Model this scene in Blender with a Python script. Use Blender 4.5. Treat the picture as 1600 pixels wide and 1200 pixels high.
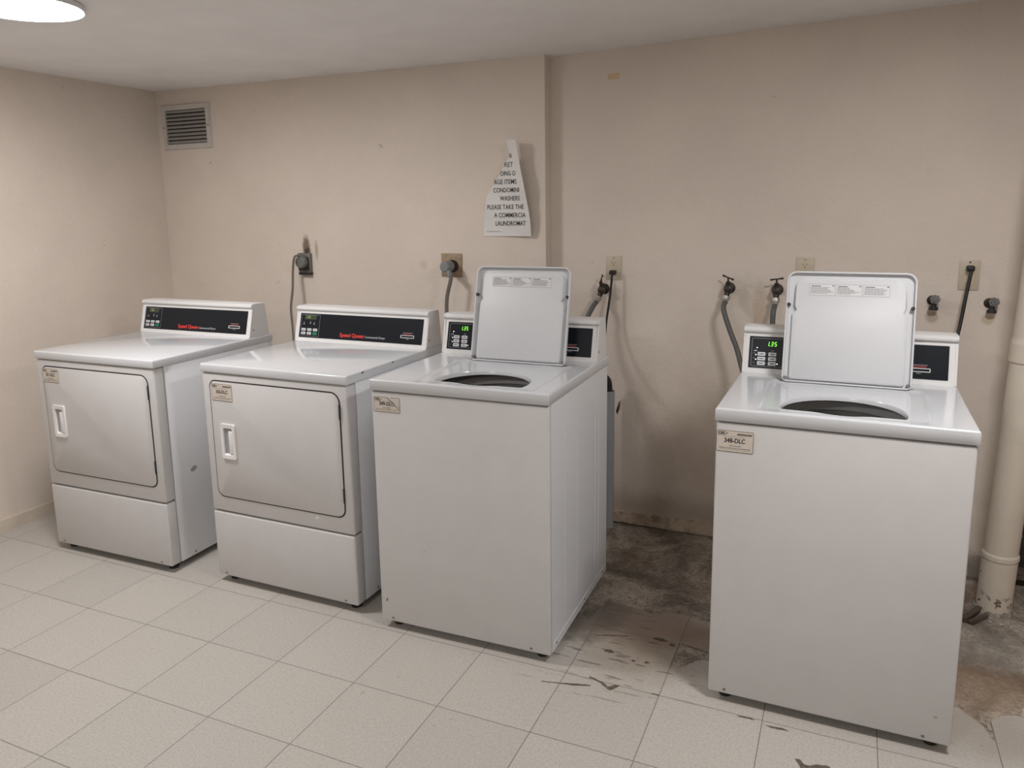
import bpy, bmesh, math, random
from mathutils import Vector, Matrix
random.seed(7)
PI = math.pi

# ------------------------------------------------------------------ clearing
for o in list(bpy.data.objects):
    bpy.data.objects.remove(o)
COL = bpy.context.scene.collection
SC = bpy.context.scene

# ------------------------------------------------------------------ camera
F_PX, CX, CY, CZ = 1183.46, 2.29077, -2.10382, 1.48358
YAW, PITCH, ROLL = 0.410806, 0.171219, -0.0136497
PPX, PPY = 10.96, -68.81
sy_, cy_ = math.sin(YAW), math.cos(YAW)
fw = Vector((-sy_ * math.cos(PITCH), cy_ * math.cos(PITCH), -math.sin(PITCH)))
rt = Vector((cy_, sy_, 0))
up = rt.cross(fw)
r2 = rt * math.cos(ROLL) + up * math.sin(ROLL)
u2 = -rt * math.sin(ROLL) + up * math.cos(ROLL)
cam_d = bpy.data.cameras.new('camera')
cam_d.sensor_width = 36.0
cam_d.sensor_fit = 'HORIZONTAL'
cam_d.lens = F_PX * 36.0 / 1600.0
cam_d.shift_x = -PPX / 1600.0
cam_d.shift_y = PPY / 1600.0
cam_d.clip_start = 0.05
cam = bpy.data.objects.new('camera', cam_d)
m = Matrix((( r2.x, u2.x, -fw.x, CX), (r2.y, u2.y, -fw.y, CY), (r2.z, u2.z, -fw.z, CZ), (0, 0, 0, 1)))
cam.matrix_world = m
COL.objects.link(cam)
SC.camera = cam

# ------------------------------------------------------------------ world, exposure
w = bpy.data.worlds.new('world')
SC.world = w
w.use_nodes = True
w.node_tree.nodes['Background'].inputs[0].default_value = (0.8, 0.85, 0.9, 1)
w.node_tree.nodes['Background'].inputs[1].default_value = 0.0
SC.view_settings.view_transform = 'Standard'
SC.view_settings.look = 'None'
SC.view_settings.gamma = 1
SC.view_settings.use_curve_mapping = False
SC.view_settings.exposure = 1.93

# lamp strengths (emission of the round ceiling lamps' diffusers)
LAMP_COL = (1.0, 0.98, 0.98)
LAMP_A, LAMP_B, LAMP_FILL = 20.8, 21.2, 27.5

# ------------------------------------------------------------------ room numbers
LX, RX = -1.3363, 4.6          # left and right wall
YL, YR = 1.1543, 1.2271        # back wall: left (nearer) and right section
SX = 1.0119                    # where the two sections step
YB = -4.6                      # wall behind the camera
H = 2.1638
H_WALL = 2.27                  # the walls run up past the ceiling boards
CEIL_Z = [(-1.5, 2.161), (LX, 2.161), (SX, 2.152), (1.9, 2.180), (2.9, 2.206), (RX + .1, 2.225)]   # the old ceiling is not quite level
def ceil_z(x):
    for (xa, za), (xb, zb_) in zip(CEIL_Z, CEIL_Z[1:]):
        if x <= xb: return za + (zb_ - za) * max(0, (x - xa)) / (xb - xa)
    return CEIL_Z[-1][1]
T = 0.3048                     # floor tile

# ------------------------------------------------------------------ materials
def new_mat(name):
    m = bpy.data.materials.new(name)
    m.use_nodes = True
    nt = m.node_tree
    b = nt.nodes['Principled BSDF']
    return m, nt, b

def plain(name, col, rough=0.5, metal=0.0, coat=0.0, noise=0.0, nscale=60, bump=0.0, bscale=300, emit=None):
    m, nt, b = new_mat(name)
    b.inputs['Base Color'].default_value = (*col, 1)
    b.inputs['Roughness'].default_value = rough
    b.inputs['Metallic'].default_value = metal
    b.inputs['Coat Weight'].default_value = coat
    b.inputs['Coat Roughness'].default_value = 0.08
    tc = nt.nodes.new('ShaderNodeTexCoord')
    if noise > 0:
        n = nt.nodes.new('ShaderNodeTexNoise')
        n.inputs['Scale'].default_value = nscale
        n.inputs['Detail'].default_value = 4
        nt.links.new(tc.outputs['Object'], n.inputs['Vector'])
        r = nt.nodes.new('ShaderNodeValToRGB')
        r.color_ramp.elements[0].position = 0.3
        r.color_ramp.elements[1].position = 0.7
        r.color_ramp.elements[0].color = (*[c * (1 - noise) for c in col], 1)
        r.color_ramp.elements[1].color = (*[min(1, c * (1 + noise)) for c in col], 1)
        nt.links.new(n.outputs['Fac'], r.inputs['Fac'])
        nt.links.new(r.outputs['Color'], b.inputs['Base Color'])
    if bump > 0:
        n = nt.nodes.new('ShaderNodeTexNoise')
        n.inputs['Scale'].default_value = bscale
        n.inputs['Detail'].default_value = 2
        nt.links.new(tc.outputs['Object'], n.inputs['Vector'])
        bp = nt.nodes.new('ShaderNodeBump')
        bp.inputs['Strength'].default_value = bump
        bp.inputs['Distance'].default_value = 0.001
        nt.links.new(n.outputs['Fac'], bp.inputs['Height'])
        nt.links.new(bp.outputs['Normal'], b.inputs['Normal'])
    if emit:
        b.inputs['Emission Color'].default_value = (*emit[0], 1)
        b.inputs['Emission Strength'].default_value = emit[1]
    return m

class NG:
    """small helper to write shader graphs"""
    def __init__(s, nt):
        s.nt = nt
        s.tc = nt.nodes.new('ShaderNodeTexCoord')
        g = nt.nodes.new('ShaderNodeNewGeometry')
        s.pos = g.outputs['Position']
        sp = nt.nodes.new('ShaderNodeSeparateXYZ')
        nt.links.new(s.pos, sp.inputs[0])
        s.x, s.y, s.z = sp.outputs
    def math(s, op, a, b=None, c=None, clamp=False):
        n = s.nt.nodes.new('ShaderNodeMath'); n.operation = op; n.use_clamp = clamp
        for i, v in enumerate((a, b, c)):
            if v is None: continue
            if isinstance(v, (int, float)): n.inputs[i].default_value = v
            else: s.nt.links.new(v, n.inputs[i])
        return n.outputs[0]
    def noise(s, scale, detail=3, rough=0.5, vec=None, dist=0.0):
        n = s.nt.nodes.new('ShaderNodeTexNoise')
        n.inputs['Scale'].default_value = scale
        n.inputs['Detail'].default_value = detail
        n.inputs['Roughness'].default_value = rough
        n.inputs['Distortion'].default_value = dist
        s.nt.links.new(vec or s.pos, n.inputs['Vector'])
        return n.outputs['Fac']
    def step(s, v, a, b):
        n = s.nt.nodes.new('ShaderNodeMapRange'); n.interpolation_type = 'SMOOTHSTEP'
        s.nt.links.new(v, n.inputs[0])
        n.inputs[1].default_value = a; n.inputs[2].default_value = b
        n.inputs[3].default_value = 0; n.inputs[4].default_value = 1
        return n.outputs[0]
    def mix(s, fac, a, b):
        n = s.nt.nodes.new('ShaderNodeMix'); n.data_type = 'RGBA'
        if isinstance(fac, (int, float)): n.inputs[0].default_value = fac
        else: s.nt.links.new(fac, n.inputs[0])
        for i, v in ((6, a), (7, b)):
            if isinstance(v, tuple): n.inputs[i].default_value = (*v, 1)
            else: s.nt.links.new(v, n.inputs[i])
        return n.outputs[2]
    def blob(s, a, b, ca, cb, ra, rb, wob=0.5, sc=30, soft=0.35):
        """1 inside a wobbly ellipse on axes a,b, 0 outside"""
        da = s.math('DIVIDE', s.math('SUBTRACT', a, ca), ra)
        db = s.math('DIVIDE', s.math('SUBTRACT', b, cb), rb)
        d = s.math('SQRT', s.math('ADD', s.math('MULTIPLY', da, da), s.math('MULTIPLY', db, db)))
        n = s.math('MULTIPLY', s.math('SUBTRACT', s.noise(sc, 4, 0.6), 0.5), wob * 2)
        d = s.math('ADD', d, n)
        inv = s.step(d, 1.0 - soft, 1.0 + soft)
        return s.math('SUBTRACT', 1.0, inv)
    def bump(s, h, dist, strength=1.0):
        n = s.nt.nodes.new('ShaderNodeBump')
        n.inputs['Strength'].default_value = strength
        n.inputs['Distance'].default_value = dist
        s.nt.links.new(h, n.inputs['Height'])
        return n.outputs['Normal']

WALL = (0.73, 0.645, 0.565)
def wall_material(name, stains_and_shade=()):
    m, nt, b = new_mat(name)
    g = NG(nt)
    n1 = g.noise(2.2, 4)
    col = g.mix(g.step(n1, 0.3, 0.7), tuple(c * 0.955 for c in WALL), tuple(min(1, c * 1.03) for c in WALL))
    n2 = g.noise(260, 2)
    col = g.mix(g.math('MULTIPLY', g.step(n2, 0.35, 0.65), 0.12), col, tuple(c * 0.50 for c in WALL))
    # small nicks
    nk = g.step(g.noise(23, 2, 0.4), 0.77, 0.80)
    col = g.mix(g.math('MULTIPLY', nk, 0.45), col, (0.30, 0.22, 0.16))
    for (ca, cb, ra, rb, wob, sc, soft, c, amt, ax) in stains_and_shade:
        a = g.x if ax == 'x' else g.y
        f = g.math('MULTIPLY', g.blob(a, g.z, ca, cb, ra, rb, wob, sc, soft), amt)
        col = g.mix(f, col, c)
    nt.links.new(col, b.inputs['Base Color'])
    b.inputs['Roughness'].default_value = 0.62
    h = g.math('ADD', g.math('MULTIPLY', g.noise(170, 3, 0.6), 1.0), g.math('MULTIPLY', g.noise(14, 2), 2.0))
    nt.links.new(g.bump(h, 0.0022, 0.55), b.inputs['Normal'])
    return m

M_WALL = wall_material('painted_wall', [
    (-0.350, 1.305, 0.022, 0.050, 0.55, 45, 0.45, (0.10, 0.06, 0.035), 0.85, 'x'),
    (-0.345, 1.275, 0.022, 0.022, 0.45, 60, 0.4, (0.05, 0.035, 0.025), 0.8, 'x'),
    (-0.285, 1.285, 0.010, 0.045, 0.4, 50, 0.5, (0.25, 0.16, 0.10), 0.5, 'x'),
    (0.36, 1.22, 0.02, 0.02, 0.6, 40, 0.5, (0.4, 0.3, 0.22), 0.25, 'x')])
M_WALLR = wall_material('painted_wall_stained_shaded', [
    (1.955, 1.06, 0.028, 0.085, 0.5, 30, 0.5, (0.36, 0.20, 0.09), 0.42, 'x'),
    (1.40, 0.30, 0.25, 0.40, 0.5, 6, 0.6, (0.33, 0.26, 0.20), 0.30, 'x'),
    (1.72, 0.45, 0.22, 0.45, 0.5, 5, 0.7, (0.30, 0.22, 0.15), 0.38, 'x'),  # shade beside the right washer, painted into the wall colour
    (1.55, 0.06, 0.60, 0.10, 0.5, 12, 0.6, (0.20, 0.14, 0.10), 0.45, 'x'),
    (1.90, 1.12, 0.10, 0.07, 0.7, 22, 0.4, (0.52, 0.47, 0.40), 0.35, 'x'),
    (2.60, 1.045, 0.022, 0.022, 0.25, 30, 0.3, (0.34, 0.24, 0.14), 0.55, 'x'),  # cast shadow below the left stub, painted as a brown spot
    (2.79, 1.045, 0.020, 0.020, 0.25, 30, 0.3, (0.42, 0.33, 0.18), 0.55, 'x'),  # cast shadow below the right stub, painted likewise
    (2.85, 0.02, 0.22, 0.075, 0.6, 30, 0.35, (0.16, 0.15, 0.135), 0.7, 'x')])
M_CEIL = plain('ceiling_paint', (0.86, 0.845, 0.84), 0.75, noise=0.03, nscale=5, bump=0.8, bscale=220)
M_TRIM = plain('painted_baseboard', (0.62, 0.55, 0.46), 0.5, noise=0.06, nscale=20)

def dirty_trim():
    m, nt, b = new_mat('dirty_baseboard')
    g = NG(nt)
    f = g.step(g.noise(11, 5, 0.65, dist=0.5), 0.42, 0.68)
    col = g.mix(f, (0.46, 0.37, 0.28), (0.24, 0.17, 0.12))
    nt.links.new(col, b.inputs['Base Color'])
    b.inputs['Roughness'].default_value = 0.8
    nt.links.new(g.bump(g.noise(40, 4, 0.7), 0.006, 0.8), b.inputs['Normal'])
    return m
M_DTRIM = dirty_trim()

def tile_material():
    m, nt, b = new_mat('vinyl_floor_tile')
    g = NG(nt)
    # small wobble so that the joints are not ruler straight
    wob = g.math('MULTIPLY', g.math('SUBTRACT', g.noise(9, 2), 0.5), 0.0016)
    def joint(c, off=0.0):
        v = g.math('ADD', g.math('ADD', c, wob), off + T * 40.5)
        f = g.math('ABSOLUTE', g.math('SUBTRACT', g.math('FRACT', g.math('DIVIDE', v, T)), 0.5))
        d = g.math('MULTIPLY', f, T)
        return g.math('SUBTRACT', 1.0, g.step(d, 0.0006, 0.0021)), v
    jx, vx = joint(g.x)
    jy, vy = joint(g.y)
    j = g.math('MAXIMUM', jx, jy)
    # tone of every tile
    ix = g.math('FLOOR', g.math('ADD', g.math('DIVIDE', vx, T), 0.5))
    iy = g.math('FLOOR', g.math('ADD', g.math('DIVIDE', vy, T), 0.5))
    cmb = nt.nodes.new('ShaderNodeCombineXYZ')
    nt.links.new(ix, cmb.inputs[0]); nt.links.new(iy, cmb.inputs[1])
    wn = nt.nodes.new('ShaderNodeTexWhiteNoise'); wn.noise_dimensions = '3D'
    nt.links.new(cmb.outputs[0], wn.inputs['Vector'])
    base = (0.465, 0.437, 0.397)
    col = g.mix(wn.outputs['Value'], tuple(c * 0.96 for c in base), tuple(c * 1.04 for c in base))
    sp = g.noise(150, 3, 0.6)
    col = g.mix(g.math('MULTIPLY', g.step(sp, 0.46, 0.62), 0.5), col, tuple(c * 0.72 for c in base))
    sp2 = g.noise(95, 2, 0.5)
    col = g.mix(g.math('MULTIPLY', g.step(sp2, 0.60, 0.70), 0.16), col, (0.74, 0.71, 0.64))
    sp3 = g.noise(44, 2, 0.5, dist=0.6)
    col = g.mix(g.math('MULTIPLY', g.step(sp3, 0.70, 0.74), 0.5), col, (0.28, 0.25, 0.21))
    big = g.noise(1.3, 3)
    col = g.mix(g.math('MULTIPLY', g.step(big, 0.4, 0.7), 0.10), col, (0.45, 0.41, 0.35))
    # brown stain of the worn tiles between the two washers
    st = g.blob(g.x, g.y, 1.68, 0.40, 0.24, 0.19, 0.55, 9, 0.5)
    col = g.mix(g.math('MULTIPLY', st, 0.78), col, (0.235, 0.16, 0.12))
    st = g.blob(g.x, g.y, 1.45, 0.36, 0.16, 0.17, 0.7, 14, 0.4)
    col = g.mix(g.math('MULTIPLY', st, 0.85), col, (0.13, 0.11, 0.09))
    st = g.blob(g.x, g.y, 1.72, 0.18, 0.16, 0.16, 0.8, 10, 0.6)
    col = g.mix(g.math('MULTIPLY', st, 0.45), col, (0.28, 0.21, 0.14))
    st = g.blob(g.x, g.y, 1.90, 0.36, 0.11, 0.06, 0.6, 10, 0.5)
    col = g.mix(g.math('MULTIPLY', st, 0.5), col, (0.24, 0.16, 0.11))
    st = g.blob(g.x, g.y, 2.72, 0.20, 0.14, 0.10, 0.8, 12, 0.5)
    col = g.mix(g.math('MULTIPLY', st, 0.35), col, (0.30, 0.24, 0.19))
    # streaky scuffs
    mp = nt.nodes.new('ShaderNodeMapping')
    mp.inputs['Rotation'].default_value = (0, 0, 0.5)
    mp.inputs['Scale'].default_value = (7, 60, 1)
    nt.links.new(g.pos, mp.inputs[0])
    sc = g.step(g.noise(1.0, 3, 0.6, vec=mp.outputs[0]), 0.60, 0.66)
    reg = g.blob(g.x, g.y, 1.62, 0.16, 0.30, 0.26, 0.3, 6, 0.5)
    col = g.mix(g.math('MULTIPLY', g.math('MULTIPLY', sc, reg), 0.8), col, (0.10, 0.08, 0.06))
    col = g.mix(g.math('MULTIPLY', j, 0.74), col, (0.11, 0.09, 0.07))
    nt.links.new(col, b.inputs['Base Color'])
    rg = nt.nodes.new('ShaderNodeMapRange')
    nt.links.new(g.noise(12, 3), rg.inputs[0])
    rg.inputs[3].default_value = 0.36; rg.inputs[4].default_value = 0.56
    nt.links.new(rg.outputs[0], b.inputs['Roughness'])
    hh = g.math('SUBTRACT', g.math('MULTIPLY', g.noise(60, 2), 0.25), j)
    nt.links.new(g.bump(hh, 0.0008, 0.5), b.inputs['Normal'])
    return m
M_TILE = tile_material()

def concrete_material():
    m, nt, b = new_mat('bare_concrete')
    g = NG(nt)
    n = g.noise(4.5, 6, 0.65, dist=0.6)
    col = g.mix(g.step(n, 0.32, 0.68), (0.12, 0.100, 0.080), (0.47, 0.41, 0.34))
    n = g.noise(3.1, 4, 0.6)
    col = g.mix(g.math('MULTIPLY', g.step(n, 0.5, 0.72), 0.6), col, (0.17, 0.10, 0.065))
    n = g.noise(38, 4, 0.7, dist=1.5)
    col = g.mix(g.math('MULTIPLY', g.step(n, 0.50, 0.66), 0.55), col, (0.075, 0.063, 0.053))
    n = g.noise(22, 4, 0.7, dist=0.8)
    col = g.mix(g.math('MULTIPLY', g.step(n, 0.56, 0.72), 0.5), col, (0.46, 0.42, 0.37))
    n = g.noise(85, 3, 0.7, dist=0.5)
    col = g.mix(g.math('MULTIPLY', g.step(n, 0.48, 0.62), 0.45), col, (0.06, 0.05, 0.042))
    n = g.noise(9, 5, 0.7, dist=2.0)
    col = g.mix(g.math('MULTIPLY', g.step(n, 0.60, 0.66), 0.4), col, (0.42, 0.38, 0.33))
    st = g.blob(g.x, g.y, 2.74, 0.42, 0.18, 0.14, 0.5, 9, 0.6)
    col = g.mix(g.math('MULTIPLY', st, 0.55), col, (0.26, 0.17, 0.10))
    st = g.blob(g.x, g.y, 2.75, 0.66, 0.25, 0.12, 0.4, 7, 0.6)
    col = g.mix(g.math('MULTIPLY', st, 0.35), col, (0.32, 0.30, 0.27))
    nt.links.new(col, b.inputs['Base Color'])
    b.inputs['Roughness'].default_value = 0.7
    nt.links.new(g.bump(g.noise(24, 6, 0.7), 0.006, 0.8), b.inputs['Normal'])
    return m
M_CONC = concrete_material()

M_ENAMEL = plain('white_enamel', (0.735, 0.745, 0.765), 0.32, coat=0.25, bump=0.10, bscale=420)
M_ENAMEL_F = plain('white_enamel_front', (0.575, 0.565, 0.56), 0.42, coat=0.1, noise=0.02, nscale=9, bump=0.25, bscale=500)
M_TOP = plain('glossy_white_top', (0.60, 0.615, 0.635), 0.16, coat=0.35, bump=0.02, bscale=60)
M_LID = plain('lid_white', (0.60, 0.61, 0.625), 0.5, coat=0.0)
M_PLASTIC = plain('white_plastic', (0.78, 0.77, 0.76), 0.35)
M_CONSOLE = plain('console_white', (0.72, 0.71, 0.70), 0.5, coat=0.0, bump=0.08, bscale=500)
M_BLACK = plain('black_panel', (0.005, 0.0075, 0.012), 0.34, coat=0.0)
M_BLACK.node_tree.nodes['Principled BSDF'].inputs['Specular IOR Level'].default_value = 0.3
M_CUP_SHADE = plain('handle_cup_shade', (0.33, 0.34, 0.37), 0.5)  # grey carries the shade inside the handle pocket
M_GREYM = plain('tub_collar_grey', (0.20, 0.195, 0.19), 0.5)
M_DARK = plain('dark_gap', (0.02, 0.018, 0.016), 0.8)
M_RUBBER = plain('black_rubber', (0.02, 0.019, 0.018), 0.6)
M_GREY = plain('grey_plastic', (0.30, 0.31, 0.32), 0.5)
M_BTN = plain('button_grey', (0.62, 0.63, 0.64), 0.45)
M_BTNG = plain('button_green', (0.015, 0.22, 0.10), 0.45)
M_INK = plain('ink_black', (0.02, 0.02, 0.022), 0.6)
M_INKG = plain('ink_grey', (0.30, 0.31, 0.33), 0.6)
M_INKL = plain('label_ink', (0.14, 0.14, 0.15), 0.6)
M_INKW = plain('ink_white', (0.60, 0.61, 0.63), 0.6)
M_RED = plain('ink_red', (0.75, 0.045, 0.035), 0.5)
M_RED2 = plain('ink_dull_red', (0.45, 0.06, 0.06), 0.5)
M_LCD = plain('lcd_window', (0.035, 0.05, 0.02), 0.3)
M_LED = plain('green_led', (0.1, 0.5, 0.05), 0.4, emit=((0.25, 1.0, 0.05), 0.30))
M_LEDDIM = plain('dim_led', (0.3, 0.36, 0.12), 0.4, emit=((0.55, 0.75, 0.20), 0.07))
M_LEDW = plain('white_led', (0.8, 0.8, 0.8), 0.4, emit=((1, 1, 1), 0.8))
M_STICK = plain('sticker_paper', (0.60, 0.54, 0.47), 0.6, noise=0.05, nscale=80)
M_STICKW = plain('lid_label_paper', (0.66, 0.66, 0.67), 0.5)
M_STEEL = plain('tub_steel', (0.42, 0.41, 0.39), 0.55, metal=0.7)
M_TUBRING = plain('tub_ring_plastic', (0.10, 0.09, 0.085), 0.45)
M_ZINC = plain('zinc_screw', (0.22, 0.21, 0.20), 0.45, metal=0.8)
M_VENT = plain('vent_paint', (0.56, 0.53, 0.49), 0.4, noise=0.04, nscale=30)
M_SLAT = plain('vent_slat_metal', (0.40, 0.385, 0.36), 0.4, noise=0.06, nscale=40)
M_PAPER = plain('notice_paper', (0.76, 0.75, 0.73), 0.75)
M_CORD = plain('grey_cord', (0.135, 0.115, 0.10), 0.5)
M_CORDB = plain('black_cord', (0.012, 0.010, 0.012), 0.45)
M_PLUGG = plain('grey_plug', (0.16, 0.165, 0.15), 0.5, noise=0.1, nscale=60)
M_PLUGL = plain('light_grey_plug', (0.21, 0.23, 0.23), 0.45)
M_PLATE = plain('ivory_plate', (0.56, 0.49, 0.385), 0.4)
M_PLATEB = plain('tarnished_brass_plate', (0.33, 0.24, 0.15), 0.5, noise=0.22, nscale=45)
M_RECEP = plain('ivory_receptacle', (0.60, 0.53, 0.38), 0.4)
M_BRASS = plain('tarnished_valve_metal', (0.055, 0.043, 0.035), 0.5, metal=0.5, noise=0.4, nscale=90, bump=0.5, bscale=200)
M_BRASSL = plain('worn_coupling_metal', (0.40, 0.38, 0.34), 0.45, metal=0.6, noise=0.3, nscale=90)
M_CAP = plain('dull_steel_cap', (0.15, 0.145, 0.14), 0.45, metal=0.5, noise=0.3, nscale=90)
M_HOSE = plain('grey_rubber_hose', (0.10, 0.10, 0.098), 0.55, noise=0.1, nscale=70)
def pipe_material():
    m, nt, b = new_mat('painted_drain_pipe')
    g = NG(nt)
    base = (0.70, 0.63, 0.53)
    col = g.mix(g.step(g.noise(6, 4), 0.35, 0.7), tuple(c * 0.93 for c in base), base)
    # flaked paint near the foot
    low = g.math('SUBTRACT', 1.0, g.step(g.z, 0.035, 0.10))
    fl = g.math('MULTIPLY', g.step(g.noise(40, 3, 0.6), 0.56, 0.60), low)
    col = g.mix(fl, col, (0.10, 0.05, 0.03))
    one = g.step(g.noise(13, 2, 0.4), 0.735, 0.75)
    col = g.mix(g.math('MULTIPLY', one, 0.9), col, (0.05, 0.03, 0.02))
    nt.links.new(col, b.inputs['Base Color'])
    b.inputs['Roughness'].default_value = 0.5
    nt.links.new(g.bump(g.noise(40, 3), 0.002, 0.5), b.inputs['Normal'])
    return m
M_GLUE = plain('exposed_tile_glue', (0.105, 0.085, 0.068), 0.8, noise=0.35, nscale=120)
M_PIPE = pipe_material()
M_WOOD = plain('old_wood', (0.085, 0.062, 0.047), 0.8, noise=0.35, nscale=30, bump=0.8, bscale=60)
M_VOID = plain('wall_cavity', (0.05, 0.04, 0.033), 0.9, noise=0.4, nscale=20, bump=1, bscale=40)
M_RAG = plain('torn_plaster', (0.45, 0.42, 0.40), 0.9)
M_GROUT = plain('crumbling_grout', (0.27, 0.235, 0.20), 0.9, noise=0.4, nscale=60)
M_RIM = plain('lamp_rim', (0.8, 0.8, 0.8), 0.4)
M_TAPE = plain('old_masking_tape', (0.62, 0.47, 0.28), 0.6)
M_SCUFF = plain('grey_scuff', (0.36, 0.35, 0.35), 0.6)
M_SCRAPE = plain('pale_scrape', (0.66, 0.65, 0.63), 0.6)
M_CHIP = plain('chipped_enamel', (0.06, 0.05, 0.045), 0.7)

# ------------------------------------------------------------------ object helpers
def smooth_mesh(me, ang=35):
    me.polygons.foreach_set('use_smooth', [True] * len(me.polygons))
    me.update()
    try:
        me.set_sharp_from_angle(angle=math.radians(ang))
    except Exception:
        pass

def link(name, me, parent=None, mat=None, label=None, cat=None, group=None, kind=None, loc=None, smooth=True, ang=35):
    if mat is not None and not me.materials:
        me.materials.append(mat)
    if smooth:
        smooth_mesh(me, ang)
    o = bpy.data.objects.new(name, me)
    COL.objects.link(o)
    if parent is not None: o.parent = parent
    if loc is not None: o.location = loc
    if label: o['label'] = label
    if cat: o['category'] = cat
    if group: o['group'] = group
    if kind: o['kind'] = kind
    return o

def empty(name, loc, rz=0, label=None, cat=None, group=None):
    o = bpy.data.objects.new(name, None)
    o.empty_display_size = 0.05
    o.location = loc
    o.rotation_euler = (0, 0, rz)
    COL.objects.link(o)
    if label: o['label'] = label
    if cat: o['category'] = cat
    if group: o['group'] = group
    return o

def BM(): return bmesh.new()

def to_mesh(bm, name='m', recalc=True):
    if recalc: bmesh.ops.recalc_face_normals(bm, faces=bm.faces)
    me = bpy.data.meshes.new(name)
    bm.to_mesh(me)
    bm.free()
    return me

def add_box(bm, x0, x1, y0, y1, z0, z1, bev=0.0, seg=2, omit=()):
    """box; omit: set of '+z','-y' faces left out"""
    vs = [bm.verts.new(p) for p in ((x0, y0, z0), (x1, y0, z0), (x1, y1, z0), (x0, y1, z0),
                                    (x0, y0, z1), (x1, y0, z1), (x1, y1, z1), (x0, y1, z1))]
    fs = {'-z': (0, 3, 2, 1), '+z': (4, 5, 6, 7), '-y': (0, 1, 5, 4), '+x': (1, 2, 6, 5), '+y': (2, 3, 7, 6), '-x': (3, 0, 4, 7)}
    faces = [bm.faces.new([vs[i] for i in f]) for k, f in fs.items() if k not in omit]
    if bev > 0:
        es = list({e for f in faces for e in f.edges})
        bmesh.ops.bevel(bm, geom=es, offset=bev, segments=seg, profile=0.5, affect='EDGES', clamp_overlap=True)
    return bm

def box(x0, x1, y0, y1, z0, z1, bev=0.0, seg=2, omit=()):
    return to_mesh(add_box(BM(), x0, x1, y0, y1, z0, z1, bev, seg, omit), recalc=not omit)

def add_prism(bm, pts, f0, f1):
    """closed outline pts (2D) -> solid between mapping functions f0 and f1"""
    a = [bm.verts.new(f0(*p)) for p in pts]
    b = [bm.verts.new(f1(*p)) for p in pts]
    n = len(pts)
    bm.faces.new(a)
    bm.faces.new(b[::-1])
    for i in range(n):
        j = (i + 1) % n
        bm.faces.new((a[j], a[i], b[i], b[j]))
    return bm

def rrect(x0, x1, z0, z1, r, n=6):
    if not isinstance(r, (tuple, list)): r = (r,) * 4   # bl, br, tr, tl
    pts = []
    for (cx, cz, a0, rr) in ((x0 + r[0], z0 + r[0], PI, r[0]), (x1 - r[1], z0 + r[1], 1.5 * PI, r[1]),
                             (x1 - r[2], z1 - r[2], 0, r[2]), (x0 + r[3], z1 - r[3], 0.5 * PI, r[3])):
        if rr <= 1e-6:
            pts.append((cx, cz)); continue
        for i in range(n + 1):
            a = a0 + 0.5 * PI * i / n
            pts.append((cx + rr * math.cos(a), cz + rr * math.sin(a)))
    return pts

def plate(pts, y0, y1, bev=0.0, seg=2):
    """outline in x,z, thickness y0 (front) .. y1 (back), front rim bevelled"""
    bm = BM()
    add_prism(bm, pts, lambda a, b: (a, y0, b), lambda a, b: (a, y1, b))
    if bev > 0:
        es = [e for e in bm.edges if all(abs(v.co.y - y0) < 1e-6 for v in e.verts)]
        bmesh.ops.bevel(bm, geom=es, offset=bev, segments=seg, profile=0.5, affect='EDGES')
    return to_mesh(bm)

def add_cyl(bm, p0, p1, r0, r1=None, n=20, cap=True):
    p0, p1 = Vector(p0), Vector(p1)
    r1 = r0 if r1 is None else r1
    d = (p1 - p0).normalized()
    a = d.orthogonal().normalized(); b = d.cross(a)
    R0 = []; R1 = []
    for i in range(n):
        t = 2 * PI * i / n
        v = a * math.cos(t) + b * math.sin(t)
        R0.append(bm.verts.new(p0 + v * r0)); R1.append(bm.verts.new(p1 + v * r1))
    for i in range(n):
        j = (i + 1) % n
        bm.faces.new((R0[i], R0[j], R1[j], R1[i]))
    if cap:
        bm.faces.new(R0[::-1]); bm.faces.new(R1)
    return bm

def add_lathe(bm, prof, n=32, origin=(0, 0, 0), axis='z', closed=False):
    """prof: list of (r, h)"""
    rings = []
    o = Vector(origin)
    for r, h in prof:
        ring = []
        for i in range(n):
            t = 2 * PI * i / n
            if axis == 'z': p = Vector((r * math.cos(t), r * math.sin(t), h))
            elif axis == 'y': p = Vector((r * math.cos(t), h, r * math.sin(t)))
            else: p = Vector((h, r * math.cos(t), r * math.sin(t)))
            ring.append(bm.verts.new(o + p))
        rings.append(ring)
    for k in range(len(rings) - 1):
        for i in range(n):
            j = (i + 1) % n
            bm.faces.new((rings[k][i], rings[k][j], rings[k + 1][j], rings[k + 1][i]))
    if closed:
        if prof[0][0] > 1e-6: bm.faces.new(rings[0][::-1])
        if prof[-1][0] > 1e-6: bm.faces.new(rings[-1])
    return bm

def catmull(pts, sub=8):
    P = [Vector(p) for p in pts]
    P = [2 * P[0] - P[1]] + P + [2 * P[-1] - P[-2]]
    out = []
    for i in range(1, len(P) - 2):
        for k in range(sub):
            t = k / sub
            a, b, c, d = P[i - 1], P[i], P[i + 1], P[i + 2]
            out.append(0.5 * ((2 * b) + (c - a) * t + (2 * a - 5 * b + 4 * c - d) * t * t + (3 * b - a - 3 * c + d) * t ** 3))
    out.append(P[-2])
    return out

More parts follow.
